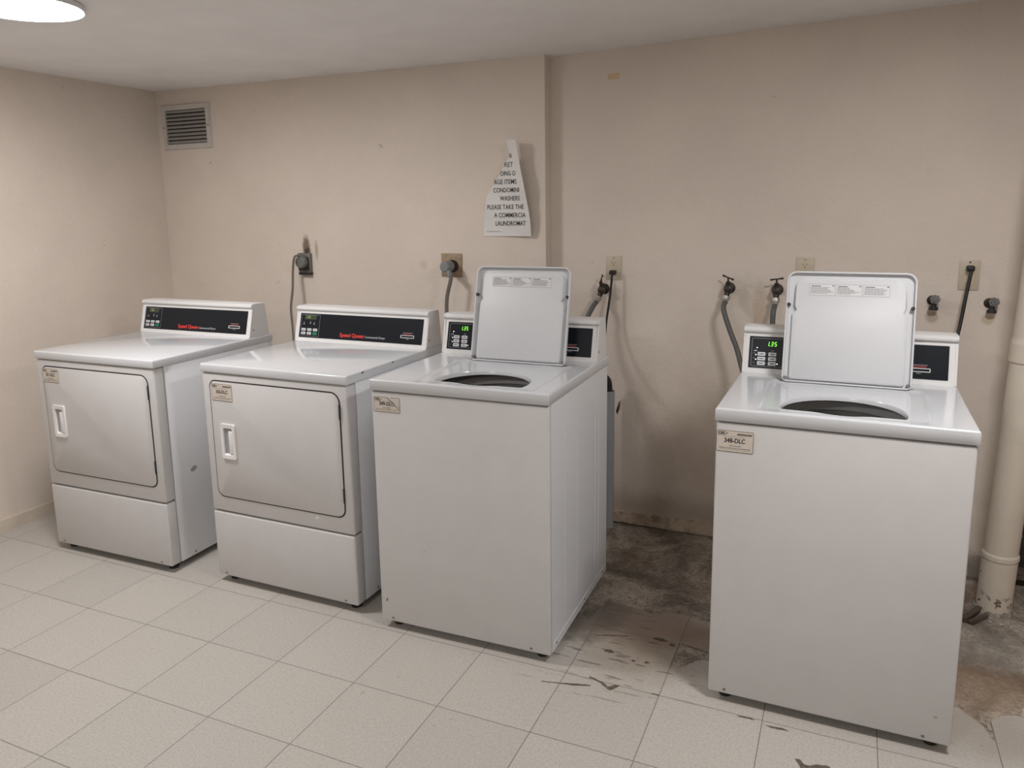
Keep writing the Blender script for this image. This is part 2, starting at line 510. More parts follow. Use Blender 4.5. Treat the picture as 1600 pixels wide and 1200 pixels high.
def add_tube(bm, pts, r, n=12, flat=1.0, side=None, rfun=None, sub=8):
    """swept tube; flat<1 squashes it across 'side'"""
    path = catmull(pts, sub)
    L = len(path)
    rings = []
    side = Vector(side) if side else Vector((1, 0, 0))
    for i, p in enumerate(path):
        d = (path[min(i + 1, L - 1)] - path[max(i - 1, 0)]).normalized()
        b = d.cross(side)
        if b.length < 1e-4: b = d.orthogonal()
        b.normalize()
        a = b.cross(d).normalized()
        rr = r if rfun is None else r * rfun(i / (L - 1))
        rings.append([bm.verts.new(p + a * rr * math.cos(2 * PI * k / n) + b * rr * flat * math.sin(2 * PI * k / n)) for k in range(n)])
    for i in range(L - 1):
        for k in range(n):
            j = (k + 1) % n
            bm.faces.new((rings[i][k], rings[i][j], rings[i + 1][j], rings[i + 1][k]))
    bm.faces.new(rings[0][::-1]); bm.faces.new(rings[-1])
    return bm

def cut(me, cutter):
    """boolean difference of two meshes -> new mesh"""
    a = bpy.data.objects.new('tmp_a', me); b = bpy.data.objects.new('tmp_b', cutter)
    COL.objects.link(a); COL.objects.link(b)
    md = a.modifiers.new('b', 'BOOLEAN'); md.object = b; md.operation = 'DIFFERENCE'; md.solver = 'EXACT'
    bpy.context.view_layer.update()
    dg = bpy.context.evaluated_depsgraph_get()
    out = bpy.data.meshes.new_from_object(a.evaluated_get(dg))
    bpy.data.objects.remove(a); bpy.data.objects.remove(b)
    return out

_tc = {}
def text_geo(s, size=1.0, shear=0.0, bold=0.0, space=1.0):
    """(verts2d, faces, width) of a text, starting at x=0 on the base line"""
    key = (s, size, shear, bold, space)
    if key in _tc: return _tc[key]
    c = bpy.data.curves.new('txt', 'FONT')
    c.body = s; c.size = size; c.shear = shear; c.offset = bold; c.space_character = space
    c.resolution_u = 3
    o = bpy.data.objects.new('txt', c)
    COL.objects.link(o)
    bpy.context.view_layer.update()
    dg = bpy.context.evaluated_depsgraph_get()
    me = bpy.data.meshes.new_from_object(o.evaluated_get(dg))
    vs = [(v.co.x, v.co.y) for v in me.vertices]
    fs = [tuple(p.vertices) for p in me.polygons]
    bpy.data.objects.remove(o); bpy.data.curves.remove(c); bpy.data.meshes.remove(me)
    w = max((v[0] for v in vs), default=0)
    _tc[key] = (vs, fs, w)
    return _tc[key]

def add_text(bm, s, fmap, x, y, size, align='l', shear=0.0, bold=0.0, space=1.0, width=None):
    vs, fs, w = text_geo(s, size, shear, bold, space)
    k = 1.0 if width is None else width / max(w, 1e-6)
    ww = w * k
    ox = x - (ww / 2 if align == 'c' else ww if align == 'r' else 0)
    V = [bm.verts.new(fmap(ox + a * k, y + b)) for a, b in vs]
    for f in fs:
        try: bm.faces.new([V[i] for i in f])
        except Exception: pass
    return ww

def add_quad(bm, fmap, x0, x1, y0, y1):
    bm.faces.new([bm.verts.new(fmap(a, b)) for a, b in ((x0, y0), (x1, y0), (x1, y1), (x0, y1))])

def add_poly(bm, fmap, pts):
    bm.faces.new([bm.verts.new(fmap(a, b)) for a, b in pts])

def add_frame(bm, fmap, x0, x1, y0, y1, t, r=0.0):
    o = rrect(x0, x1, y0, y1, max(r, 1e-4), 4); i = rrect(x0 + t, x1 - t, y0 + t, y1 - t, max(r - t, 5e-5), 4)
    O = [bm.verts.new(fmap(*p)) for p in o]; I = [bm.verts.new(fmap(*p)) for p in i]
    n = len(O)
    for k in range(n):
        j = (k + 1) % n
        bm.faces.new((O[k], O[j], I[j], I[k]))

SEG = {'0': 'abcdef', '1': 'bc', '3': 'abgcd', '5': 'afgcd'}
def add_digits(bm, fmap, s, x, y, h, wd=None):
    """seven-segment digits, slanted"""
    wd = wd or h * 0.52
    t = h * 0.15
    sl = 0.14
    F = lambda a, b: fmap(x0 + a + b * sl, y + b)
    x0 = x
    for ch in s:
        if ch == '.':
            x0 -= h * 0.14
            add_quad(bm, F, 0, t, 0, t); x0 += h * 0.26; continue
        for sg in SEG[ch]:
            q = {'a': (t * .6, wd - t * .6, h - t, h), 'd': (t * .6, wd - t * .6, 0, t), 'g': (t * .6, wd - t * .6, h / 2 - t / 2, h / 2 + t / 2),
                 'b': (wd - t, wd, h / 2 + t * .2, h - t * .3), 'c': (wd - t, wd, t * .3, h / 2 - t * .2),
                 'f': (0, t, h / 2 + t * .2, h - t * .3), 'e': (0, t, t * .3, h / 2 - t * .2)}[sg]
            add_quad(bm, F, *q)
        x0 += wd + h * 0.22

def part(name, bm_or_me, mat, parent, label=None, smooth=True, ang=35, recalc=False, kind=None):
    me = bm_or_me
    if isinstance(me, bmesh.types.BMesh): me = to_mesh(me, name, recalc)
    return link(name, me, parent, mat, label=label, smooth=smooth, ang=ang, kind=kind)

# ================================================================== ROOM
# floor: concrete slab level 3 mm below the vinyl tiles, tiles end in a ragged line
def floor_mesh():
    bm = BM()
    zc = -0.0035
    vs = [bm.verts.new(p) for p in ((LX - .1, YB - .1, zc), (RX + .1, YB - .1, zc), (RX + .1, YR + .5, zc), (LX - .1, YR + .5, zc))]
    f = bm.faces.new(vs); f.material_index = 1
    def rag(a, b, step=0.012, amp=0.006):
        a, b = Vector(a), Vector(b)
        d = b - a; n = max(1, int(d.length / step)); nn = Vector((-d.y, d.x)).normalized()
        out = []
        for i in range(n):
            t = i / n
            out.append(a + d * t + nn * (random.uniform(-amp, amp) if i else 0))
        return out
    # boundary from the left rear to the right: (x, y, raggedness)
    B = [(1.20, 1.16, .01), (1.235, 0.85, .012), (1.27, 0.60, .012), (1.33, 0.42, .012), (1.415, 0.345, .008), (1.452, 0.36, .006), (1.49, 0.335, .004),
         (1.512, 0.46, .003), (1.512, 0.505, .004), (1.58, 0.49, .006), (1.646, 0.478, .005), (1.70, 0.455, .003), (1.724, 0.455, .003), (1.760, 0.492, .001), (1.826, 0.498, .0005),
         (1.8275, 0.498, 0), (1.833, 0.487, .003), (1.93, 0.487, .004), (2.02, 0.478, .004), (2.04, 0.36, .004), (1.945, 0.300, .004), (1.86, 0.302, .002), (1.8275, 0.298, 0),
         (1.8275, 0.18, .0005), (1.832, 0.160, .002), (1.875, 0.185, .004), (1.905, 0.228, .004), (1.96, 0.252, .005), (2.08, 0.262, .006), (2.25, 0.23, .008), (2.45, 0.25, .008),
         (2.58, 0.275, .008), (2.661, 0.282, .005), (2.70, 0.240, .004), (2.722, 0.212, .003), (2.735, 0.158, .001), (2.7432, 0.158, .0005), (2.7435, 0.255, .003), (2.757, 0.262, .004), (2.775, 0.285, .004),
         (2.83, 0.31, .004), (2.845, 0.36, .006), (2.90, 0.36, .006), (3.1, 0.34, .01), (3.5, 0.30, .012), (RX + .1, 0.33, 0)]
    line = []
    for i in range(len(B) - 1):
        line += rag(B[i][:2], B[i + 1][:2], 0.010, B[i][2] * 0.8)
    line.append(Vector(B[-1][:2]))
    outline = [Vector((LX - .1, YB - .1)), Vector((LX - .1, 1.16))] + line + [Vector((RX + .1, YB - .1))]
    top = [bm.verts.new((p.x, p.y, 0)) for p in outline]
    f = bm.faces.new(top); f.material_index = 0
    bot = [bm.verts.new((p.x, p.y, zc)) for p in outline]
    n = len(outline)
    for i in range(n):
        j = (i + 1) % n
        q = bm.faces.new((top[i], top[j], bot[j], bot[i])); q.material_index = 0
    # missing chips in the tiles: shallow dark holes shown as bare spots
    chips = [[(1.467, -.072), (1.52, -.062), (1.575, -.052), (1.619, -.036), (1.617, -.030), (1.56, -.045), (1.50, -.062), (1.466, -.068)],
             [(1.600, .012), (1.625, .006), (1.650, -.002), (1.668, -.014), (1.660, -.022), (1.645, -.010), (1.618, .000), (1.602, .003)],
             [(1.660, -.020), (1.672, -.016), (1.688, .000), (1.705, .004), (1.694, -.018), (1.684, -.033), (1.672, -.030)],
             [(1.803, .003), (1.828, .004), (1.828, -.004), (1.806, -.001)],
             [(2.232, -.128), (2.245, -.126), (2.256, -.142), (2.272, -.140), (2.290, -.128), (2.318, -.124), (2.332, -.150), (2.320, -.185), (2.275, -.190), (2.250, -.172), (2.244, -.150)],
             [(1.600, .165), (1.625, .160), (1.640, .170), (1.622, .182), (1.604, .178)], [(1.742, .150), (1.752, .146), (1.764, .156), (1.750, .162)], [(1.700, .145), (1.712, .140), (1.716, .150), (1.704, .153)],
             [(1.735, .300), (1.765, .292), (1.790, .302), (1.770, .314), (1.745, .312)], [(1.795, .282), (1.815, .278), (1.820, .292), (1.802, .296)],
             [(1.545, .245), (1.600, .262), (1.655, .282), (1.652, .286), (1.595, .267), (1.543, .249)], [(1.835, .305), (1.930, .284), (1.931, .289), (1.838, .309)],
             [(2.545, -.045), (2.560, -.040), (2.562, -.052), (2.550, -.058)],
             [(2.06, -.004), (2.10, -.001), (2.115, -.007), (2.07, -.010)], [(2.14, -.018), (2.19, -.012), (2.21, -.020), (2.16, -.024)]]
    for c in chips:
        c2 = []
        for i in range(len(c)):
            c2 += rag(c[i], c[(i + 1) % len(c)], 0.008, 0.0012)
        f = bm.faces.new([bm.verts.new((p.x, p.y, 0.0004)) for p in c2]); f.material_index = 2
    me = to_mesh(bm, 'floor', recalc=False)
    me.materials.append(M_TILE); me.materials.append(M_CONC); me.materials.append(M_GLUE)
    return me
link('floor', floor_mesh(), kind='structure', smooth=False)

def slab(name, mat, *b):
    link(name, box(*b), mat=mat, kind='structure', smooth=False)
bm = BM()
outl = [(x, z) for x, z in CEIL_Z] + [(RX + .1, 2.34), (-1.5, 2.34)]
add_prism(bm, outl, lambda a, b: (a, YB - .1, b), lambda a, b: (a, YR + .3, b))
link('ceiling', to_mesh(bm), mat=M_CEIL, kind='structure', smooth=False)
slab('wall_left', M_WALL, LX - .1, LX, YB - .1, YL + .2, -.0035, H_WALL)
slab('wall_right', M_WALL, RX, RX + .1, YB - .1, YR + .2, -.0035, H_WALL)
slab('wall_front', M_WALL, LX, RX, YB - .1, YB, -.0035, H_WALL)
# back wall: nearer left section with its returning edge
bm = BM(); add_box(bm, LX, SX, YL, YR + .15, -.0035, H_WALL)
link('wall_back_left', to_mesh(bm), mat=M_WALL, kind='structure', smooth=False)
# right section; its foot is broken away behind the drain pipe
bm = BM()
pts = [(SX, -.0035), (2.872, -.0035), (2.880, .05), (2.874, .11), (2.893, .17), (2.884, .24), (2.905, .31), (2.925, .37), (2.99, .43), (3.06, .40), (3.2, .46), (3.4, .38), (3.5, .2), (3.52, -.0035), (RX, -.0035), (RX, H_WALL), (SX, H_WALL)]
add_prism(bm, pts, lambda a, b: (a, YR, b), lambda a, b: (a, YR + .05, b))
link('wall_back_right', to_mesh(bm), mat=M_WALLR, kind='structure', smooth=False)
bm = BM(); add_box(bm, SX, RX, YR + .13, YR + .2, -.0035, H_WALL)
add_box(bm, 2.80, 2.84, YR + .05, YR + .13, -.0035, .6)
link('wall_cavity', to_mesh(bm), mat=M_VOID, kind='structure', smooth=False)

# baseboards
slab('baseboard_left', M_TRIM, LX, LX + .010, YB, YL, 0, .060)
bm = BM(); add_box(bm, LX + .010, SX, YL - .010, YL, 0, .060, 0.002)
link('baseboard_back_left', to_mesh(bm), mat=M_TRIM, kind='structure', smooth=False)
bm = BM()
n = 90
x0, x1 = SX + .0, 2.80
top = []; bot = []
A = []; Bv = []; C_ = []; D = []
for i in range(n + 1):
    x = x0 + (x1 - x0) * i / n
    zt = .060 + random.uniform(-.002, .002); zb = .004 + random.uniform(-.001, .006) * (1 if random.random() < .6 else 2)
    yf = YR - .012 + random.uniform(-.0015, .0015)
    A.append(bm.verts.new((x, YR, zt))); Bv.append(bm.verts.new((x, yf, zt - .003))); C_.append(bm.verts.new((x, yf - .002, zb))); D.append(bm.verts.new((x, YR, zb)))
for i in range(n):
    for P, Q in ((A, Bv), (Bv, C_), (C_, D)):
        bm.faces.new((P[i], P[i + 1], Q[i + 1], Q[i]))
link('baseboard_back_right', to_mesh(bm), mat=M_DTRIM, kind='structure', smooth=False)

# ================================================================== CEILING LAMPS
def ceiling_lamp(x, y, r, strength, label):
    t = empty('ceiling_light', (x, y, ceil_z(x) - .001), 0, label, 'ceiling light', 'round flush lamps on the ceiling')
    bm = BM()
    add_lathe(bm, [(0.02, 0), (r * 0.97, 0), (r, -.004), (r, -.018), (r * .985, -.020), (r * .975, -.018), (r * .975, -.006), (.02, -.006)], 64)
    part('lamp_base', bm, M_RIM, t, recalc=True)
    bm = BM()
    prof = [(r * .972, -.012)]
    for i in range(1, 9):
        a = i / 8 * PI / 2
        prof.append((r * .972 * math.cos(a) + 1e-5, -.012 - .014 * math.sin(a)))
    add_lathe(bm, prof, 64)
    md, nt, b = new_mat('lamp_diffuser')
    b.inputs['Base Color'].default_value = (.9, .9, .9, 1)
    b.inputs['Emission Color'].default_value = (*LAMP_COL, 1)
    b.inputs['Emission Strength'].default_value = strength
    part('diffuser', bm, md, t, recalc=True)
ceiling_lamp(-0.18, -0.385, 0.185, LAMP_A, 'glowing white round lamp on the ceiling by the left wall')
ceiling_lamp(2.75, -0.50, 0.185, LAMP_B, 'round flush lamp on the ceiling above the right washer')
ceiling_lamp(1.2, -3.1, 0.185, LAMP_FILL, 'added round fill lamp on the ceiling behind the viewer')  # unseen lamp, added to fill the fronts with light

# ================================================================== MACHINES
def slant(v0, z0, v1, z1):
    t = Vector((v1 - v0, z1 - z0)); L = t.length; t.normalize()
    nrm = Vector((-t.y, t.x))          # towards the front
    def f(d):
        return lambda a, s: (a, v0 + t.x * s + nrm.x * d, z0 + t.y * s + nrm.y * d)
    return f, L

def console(root, w, vb, zt, kind):
    """sloped control console across the back of the top"""
    z1 = zt + .134
    prof = [(vb, zt), (vb + .036, z1), (vb + .031, z1 + .001), (vb + .0275, z1 + .004), (vb + .026, z1 + .010), (vb + .028, z1 + .016), (vb + .034, z1 + .0195),
            (vb + .045, z1 + .021), (vb + .112, z1 + .020), (vb + .118, z1 + .014), (vb + .132, zt)]
    bm = BM()
    U0, U1 = .004, w - .004
    add_prism(bm, prof, lambda a, b: (U0, a, b), lambda a, b: (U1, a, b))
    es = [e for e in bm.edges if abs(e.verts[0].co.x - e.verts[1].co.x) < 1e-6]
    bmesh.ops.bevel(bm, geom=es, offset=.004, segments=2, profile=.5, affect='EDGES')
    c = part('console', bm, M_CONSOLE, root, recalc=True)
    # end caps: thin raised cheeks with the bar's end knuckle
    for (a, b_) in ((0.0, .007), (w - .007, w)):
        bm = BM()
        pr = [(p[0] - .0015, p[1] + .0005) for p in prof]
        pr[0] = (vb - .0015, zt); pr[-1] = (vb + .1335, zt)
        add_prism(bm, pr, lambda q, s: (a, q, s), lambda q, s: (b_, q, s))
        bmesh.ops.bevel(bm, geom=list(bm.edges), offset=.0012, segments=1, affect='EDGES')
        part('end_cap', bm, M_CONSOLE, c, recalc=True)
    # screw on the side
    bm = BM(); add_cyl(bm, (w - .001, vb + .028, zt + .035), (w + .0018, vb + .028, zt + .035), .0032, n=10)
    part('screw', bm, M_ZINC, c, recalc=True)
    S, L = slant(vb, zt, vb + .036, z1)
    p0, p1 = .020, w - .024
    s0, s1 = .017, .126
    bm = BM()
    add_prism(bm, rrect(p0, p1, s0, s1, .0015, 2), S(.0016), S(-.002))
    part('control_face', bm, M_BLACK, c, recalc=True)
    f1 = S(.0019); f2 = S(.0023)
    if kind == 'dryer':
        bm = BM(); add_frame(bm, f1, p0 + .006, p0 + .110, s0 + .006, s1 - .006, .0010, .003)
        add_frame(bm, f1, p0 + .026, p0 + .088, .100, .118, .0006, .001)
        part('panel_outline', bm, M_INKG, c, smooth=False)
        bm = BM(); add_quad(bm, f1, p0 + .028, p0 + .086, .1015, .1165)
        part('display_window', bm, M_LCD, c, smooth=False)
        bm = BM(); add_digits(bm, f2, '1.35', p0 + .032, .1035, .0112)
        part('display_digits', bm, M_LEDDIM, c, smooth=False)
        for (a, b_) in ((.020, .079), (.055, .083), (.076, .080)):
            bm = BM()
            add_quad(bm, f1, p0 + a, p0 + a + .0065, b_ - .004, b_ + .001)
            add_quad(bm, f1, p0 + a + .002, p0 + a + .0045, b_ + .001, b_ + .008)
            part('indicator_icon', bm, M_INKG, c, smooth=False)
        for r_ in range(2):
            for q in range(3):
                a = p0 + .013 + q * .032; b_ = .030 + (1 - r_) * .0165
                bm = BM(); add_prism(bm, rrect(a, a + .023, b_, b_ + .0115, .002, 3), S(.0030), S(.0014))
                g = (r_ == 1 and q == 2)
                bo = part('button', bm, M_BTNG if g else M_BTN, c, label='dark green start button' if g else None, recalc=True)
                bm = BM(); fb = S(.0033)
                add_quad(bm, fb, a + .005, a + .017, b_ + .0045, b_ + .0068)
                me = to_mesh(bm); 
                # the button's print joins its own mesh
                bmm = BM(); bmm.from_mesh(bo.data); nf = len(bmm.faces); bmm.from_mesh(me)
                bmm.faces.ensure_lookup_table()
                for k in range(nf, len(bmm.faces)): bmm.faces[k].material_index = 1
                bmm.to_mesh(bo.data); bmm.free(); bo.data.materials.append(M_INK)
        bm = BM(); ww_ = add_text(bm, 'Speed Queen', f1, w * .355, .030, .0235, bold=.0005, width=.128)
        part('wordmark', bm, M_RED, c, label='red brand wordmark', smooth=False)
        bm = BM(); add_text(bm, 'Commercial Dryer', f1, w * .355 + .133, .0305, .0135, width=.105)
        part('wordmark', bm, M_INKW, c, label='small white wordmark', smooth=False)
        sc, ssl = p1 - .072, .048
    else:
        bm = BM(); add_frame(bm, f1, p0 + .008, p0 + .130, s0 + .006, s1 - .006, .0011, .004)
        for k in range(3):
            add_quad(bm, f1, p0 + .014, p0 + .021, .034 + k * .0165, .0352 + k * .0165)
            add_quad(bm, f1, p0 + .058, p0 + .0605, .034 + k * .0165, .0352 + k * .0165)
        add_quad(bm, f1, p0 + .016, p0 + .027, .074, .078)
        for k in range(2): add_quad(bm, f1, p0 + .072, p0 + .082, .074 + k * .005, .0752 + k * .005)
        part('panel_outline', bm, M_INKG, c, smooth=False)
        bm = BM(); add_digits(bm, f2, '1.35', p0 + .056, .0935, .0155)
        part('display_digits', bm, M_LED, c, smooth=False)
        for (a, b_) in ((.026, .0865), (.0235, .062), (.0235, .046), (.094, .034)):
            bm = BM(); add_poly(bm, f2, [(p0 + a + .0017 * math.cos(k * PI / 4), b_ + .0017 * math.sin(k * PI / 4)) for k in range(8)])
            part('indicator_light', bm, M_LEDW, c, smooth=False)
        for r_ in range(3):
            for q in range(2):
                a = p0 + .029 + q * .0355; b_ = .0275 + r_ * .0160
                bm = BM(); add_prism(bm, rrect(a, a + .0255, b_, b_ + .0125, .002, 3), S(.0030), S(.0014))
                bo = part('button', bm, M_BTN, c, recalc=True)
                bm = BM(); fb = S(.0033); add_quad(bm, fb, a + .005, a + .0195, b_ + .005, b_ + .0074)
                me = to_mesh(bm)
                bmm = BM(); bmm.from_mesh(bo.data); nf = len(bmm.faces); bmm.from_mesh(me)
                bmm.faces.ensure_lookup_table()
                for k in range(nf, len(bmm.faces)): bmm.faces[k].material_index = 1
                bmm.to_mesh(bo.data); bmm.free(); bo.data.materials.append(M_INK)
        bm = BM(); add_text(bm, 'Speed Queen', f1, w * .355, .030, .0235, bold=.0005, width=.128)
        part('wordmark', bm, M_RED, c, label='red brand wordmark', smooth=False)
        sc, ssl = p1 - .083, .045
    # card slot with its red and white print
    sw, sh = .066, .0125
    bm = BM()
    o = rrect(sc - sw / 2, sc + sw / 2, ssl - sh / 2, ssl + sh / 2, .0022, 3); i_ = rrect(sc - sw / 2 + .0022, sc + sw / 2 - .0022, ssl - sh / 2 + .0022, ssl + sh / 2 - .0022, .001, 3)
    Sa, Sb = S(.0040), S(.0012)
    O = [bm.verts.new(Sa(*p)) for p in o]; I = [bm.verts.new(Sa(*p)) for p in i_]; O2 = [bm.verts.new(Sb(*p)) for p in o]; I2 = [bm.verts.new(Sb(*p)) for p in i_]
    for k in range(len(O)):
        j = (k + 1) % len(O)
        bm.faces.new((O[k], O[j], I[j], I[k])); bm.faces.new((O2[k], O2[j], O[j], O[k])); bm.faces.new((I[k], I[j], I2[j], I2[k]))
    part('card_slot', bm, M_PLASTIC, c, recalc=True)
    for (a, hw) in ((ssl + .0090, .022), (ssl + .0125, .021)):
        bm = BM(); add_quad(bm, f1, sc - hw, sc + hw, a, a + .0014)
        part('slot_print', bm, M_RED2, c, label='red print line above the card slot', smooth=False)
    bm = BM(); add_quad(bm, f1, sc - .025, sc + .025, ssl + .0158, ssl + .0172)
    part('slot_print', bm, M_INKG, c, label='grey print line above the card slot', smooth=False)
    bm = BM(); add_quad(bm, f1, sc - .007, sc + .007, ssl - .0115, ssl - .0095)
    part('slot_print', bm, M_INKG, c, label='grey print under the card slot', smooth=False)
    return c

def id_sticker(root, u, z, wd, ht, number, torn=False, yf=-.0002):
    f0 = lambda a, b: (a, yf - .0006, b); f1 = lambda a, b: (a, yf - .0009, b)
    bm = BM(); add_prism(bm, rrect(u, u + wd, z, z + ht, .004, 4), f0, lambda a, b: (a, yf + .0004, b))
    s = part('id_sticker', bm, M_STICK, root, label='beige identification sticker' + (' with a torn corner' if torn else ''), recalc=True, smooth=False)
    bm = BM()
    add_frame(bm, f1, u + .0006, u + wd - .0006, z + .0006, z + ht - .0006, .0010, .004)
    k = wd / .104
    add_text(bm, 'CSC', f1, u + .005 * k, z + ht - .0125 * k, .0105 * k, bold=.0005, width=.022 * k)
    cx, cz = u + .031 * k, z + ht - .0090 * k
    add_poly(bm, f1, [(cx + (.0030 if q % 2 == 0 else .0013) * k * math.sin(q * PI / 5), cz + (.0030 if q % 2 == 0 else .0013) * k * math.cos(q * PI / 5)) for q in range(10)])
    add_text(bm, 'SERVICEWORKS', f1, u + .005 * k, z + ht - .0165 * k, .0032 * k, width=.024 * k)
    if not torn:
        random.seed(3)
        x = u + wd * .56
        while x < u + wd - .006 * k:
            t = random.choice((.0010, .0016, .0022)) * k
            add_quad(bm, f1, x, x + t, z + ht - .0130 * k, z + ht - .0075 * k); x += t + .0009 * k
    add_text(bm, number, f1, u + wd * .5, z + ht * .44, .0185 * k, 'c', bold=.0005, width=wd * .56)
    add_quad(bm, f1, u + wd * .22, u + wd * .78, z + ht * .715, z + ht * .722)
    add_text(bm, '1-877-264-6622', f1, u + wd * .5, z + ht * .26, .0055 * k, 'c', width=wd * .32)
    add_quad(bm, f1, u + .008 * k, u + wd - .008 * k, z + ht * .180, z + ht * .196)
    add_quad(bm, f1, u + .010 * k, u + wd - .010 * k, z + ht * .120, z + ht * .128)
    part('sticker_print', bm, M_INK, s, smooth=False)
    if torn:
        bm = BM()
        f2 = lambda a, b: (a, yf - .0013, b)
        add_poly(bm, f2, [(u + wd * .50, z + ht * .99), (u + wd * .66, z + ht * .99), (u + wd * .93, z + ht * .60), (u + wd * .99, z + ht * .30), (u + wd * .80, z + ht * .62), (u + wd * .60, z + ht * .88)])
        part('peeled_patch', bm, M_ENAMEL_F, s, smooth=False)
        bm = BM(); f3 = lambda a, b: (a, yf - .0015, b)
        add_poly(bm, f3, [(u + wd * .50, z + ht * .96), (u + wd * .53, z + ht * .97), (u + wd * .78, z + ht * .62), (u + wd * .99, z + ht * .22), (u + wd * .97, z + ht * .22), (u + wd * .75, z + ht * .60)])
        part('torn_edge', bm, M_CORD, s, smooth=False)

def feet(root, w, D):
    for (a, b_) in ((.045, .05), (w - .045, .05), (.045, D - .05), (w - .045, D - .05)):
        bm = BM(); add_lathe(bm, [(.019, 0), (.021, .004), (.021, .011), (.012, .014), (.012, .032)], 20, (a, b_, 0), closed=True)
        part('foot', bm, M_RUBBER, root, recalc=True)

def screws(root, pts):
    for (p, d) in pts:
        bm = BM(); p = Vector(p); d = Vector(d)
        add_cyl(bm, p - d * .0005, p + d * .0022, .0048, .0036, 12)
        part('screw', bm, M_ZINC, root, recalc=True)

def dryer(x, y, rot, number, label, sticker, extra):
    w, D, zt = .6898, .698, .9092
    root = empty('clothes_dryer', (x, y, 0), math.radians(rot), label, 'dryer', 'white commercial dryers in a row along the back wall')
    zb = .029
    part('cabinet', box(.001, w - .001, .054, D, zb, zt - .034, .004), M_ENAMEL, root)
    # cabinet skirt seam low on the sides
    part('side_skirt', box(-.0004, w + .0004, .30, D - .03, zb + .002, zb + .040, .0006, 1), M_ENAMEL, root)
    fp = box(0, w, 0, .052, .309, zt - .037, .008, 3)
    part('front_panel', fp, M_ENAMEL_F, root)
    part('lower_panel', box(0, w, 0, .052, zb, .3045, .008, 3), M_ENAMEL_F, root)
    part('panel_gap_shade', box(.012, w - .012, .012, .0535, .03, zt - .030), M_DARK, root)  # dark filler, paints the shade seen in the gaps between panels
    part('top_panel', box(-.003, w + .003, -.004, D + .003, zt - .035, zt, .006, 3), M_TOP, root)
    # door
    dx0, dx1, dz0, dz1 = .042, .652, .376, .842
    rr = (.030, .030, .036, .024)
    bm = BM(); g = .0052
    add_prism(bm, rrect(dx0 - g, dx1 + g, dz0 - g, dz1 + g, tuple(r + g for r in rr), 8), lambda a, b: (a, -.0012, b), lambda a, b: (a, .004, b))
    part('door_gap_shade', bm, M_DARK, root, recalc=True)  # dark plate standing in for the shade in the slit round the door
    dm = plate(rrect(dx0, dx1, dz0, dz1, rr, 8), -.0034, .002, .0016, 2)
    cutm = box(.094, .144, -.02, .2, .548, .662)
    dm = cut(dm, cutm)
    dm.materials.clear()
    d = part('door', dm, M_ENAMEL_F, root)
    # recessed handle cup with its bezel
    bm = BM()
    yf = -.0100
    o = rrect(.084, .154, .536, .676, .006, 4); i_ = rrect(.096, .142, .550, .660, .006, 4)
    O = [bm.verts.new((a, yf, b)) for a, b in o]; I = [bm.verts.new((a, yf + .001, b)) for a, b in i_]
    O2 = [bm.verts.new((a - .0012 * (1 if a < .119 else -1), -.0030, b)) for a, b in o]
    I2 = [bm.verts.new((min(a, .134) if a > .119 else a + .001, -.0018, max(b, .556) if b < .6 else b - .002)) for a, b in i_]
    for k in range(len(O)):
        j = (k + 1) % len(O)
        bm.faces.new((O[k], O[j], I[j], I[k])); bm.faces.new((O2[k], O2[j], O[j], O[k])); bm.faces.new((I[k], I[j], I2[j], I2[k]))
    h = part('handle', bm, M_PLASTIC, d, recalc=True)
    part('handle_cup', box(.0975, .140, -.0022, -.0008, .551, .659), M_CUP_SHADE, d, smooth=False)
    me = box(.121, .1415, -.0088, -.0012, .556, .648, .003, 3)
    part('finger_grip', me, M_PLASTIC, d)
    # hinges
    for zc in (.775, .460):
        part('hinge', box(dx1 - .0005, dx1 + .0055, -.0055, .001, zc - .028, zc + .028, .001, 1), M_RUBBER, root)
    console(root, w, .548, zt, 'dryer')
    id_sticker(root, *sticker, number, yf=-.0036)
    feet(root, w, D)
    screws(root, [((.045, 0, zb + .014), (0, -1, 0)), ((w - .055, 0, zb + .014), (0, -1, 0)), ((w, .13, zb + .016), (1, 0, 0))])
    for nm, me, mt, lb in extra(w, D, zt):
        part(nm, me, mt, root, label=lb, smooth=False)
    return root

def spot(pts, fm):
    bm = BM(); add_poly(bm, fm, pts); return to_mesh(bm, recalc=False)

def ex1(w, D, zt):
    fs = lambda a, b: (w + .0006, a, b)
    return [('scuff_mark', spot([(.140, .405), (.152, .417), (.163, .421), (.178, .412), (.165, .400), (.150, .398)], fs), M_SCUFF, 'grey scuff on the side')]
def ex2(w, D, zt):
    ft = lambda a, b: (w + .0034, a, b)
    ff = lambda a, b: (a, -.0003, b)
    return [('paint_chip', spot([(.085, zt - .004), (.097, zt - .001), (.101, zt - .005), (.092, zt - .009)], ft), M_CHIP, 'dark chip in the enamel edge'),
            ('paint_chip', spot([(.285, zt - .004), (.297, zt - .001), (.299, zt - .005), (.288, zt - .008)], ft), M_CHIP, 'dark chip in the enamel edge'),
            ('paint_chip', spot([(.515, .350), (.522, .362), (.531, .363), (.533, .356), (.529, .350), (.520, .348)], ff), M_SCRAPE, 'pale scrape below the door')]

dryer(-.9187, .0147, .775, '351-DLC', 'leftmost white front-door clothes dryer, standing beside the left wall', (.040, .776, .100, .060), ex1)
dryer(-.0052, .0558, -.477, '350-DLC', 'white clothes dryer standing between the other dryer and a washer', (.049, .766, .104, .068), ex2)

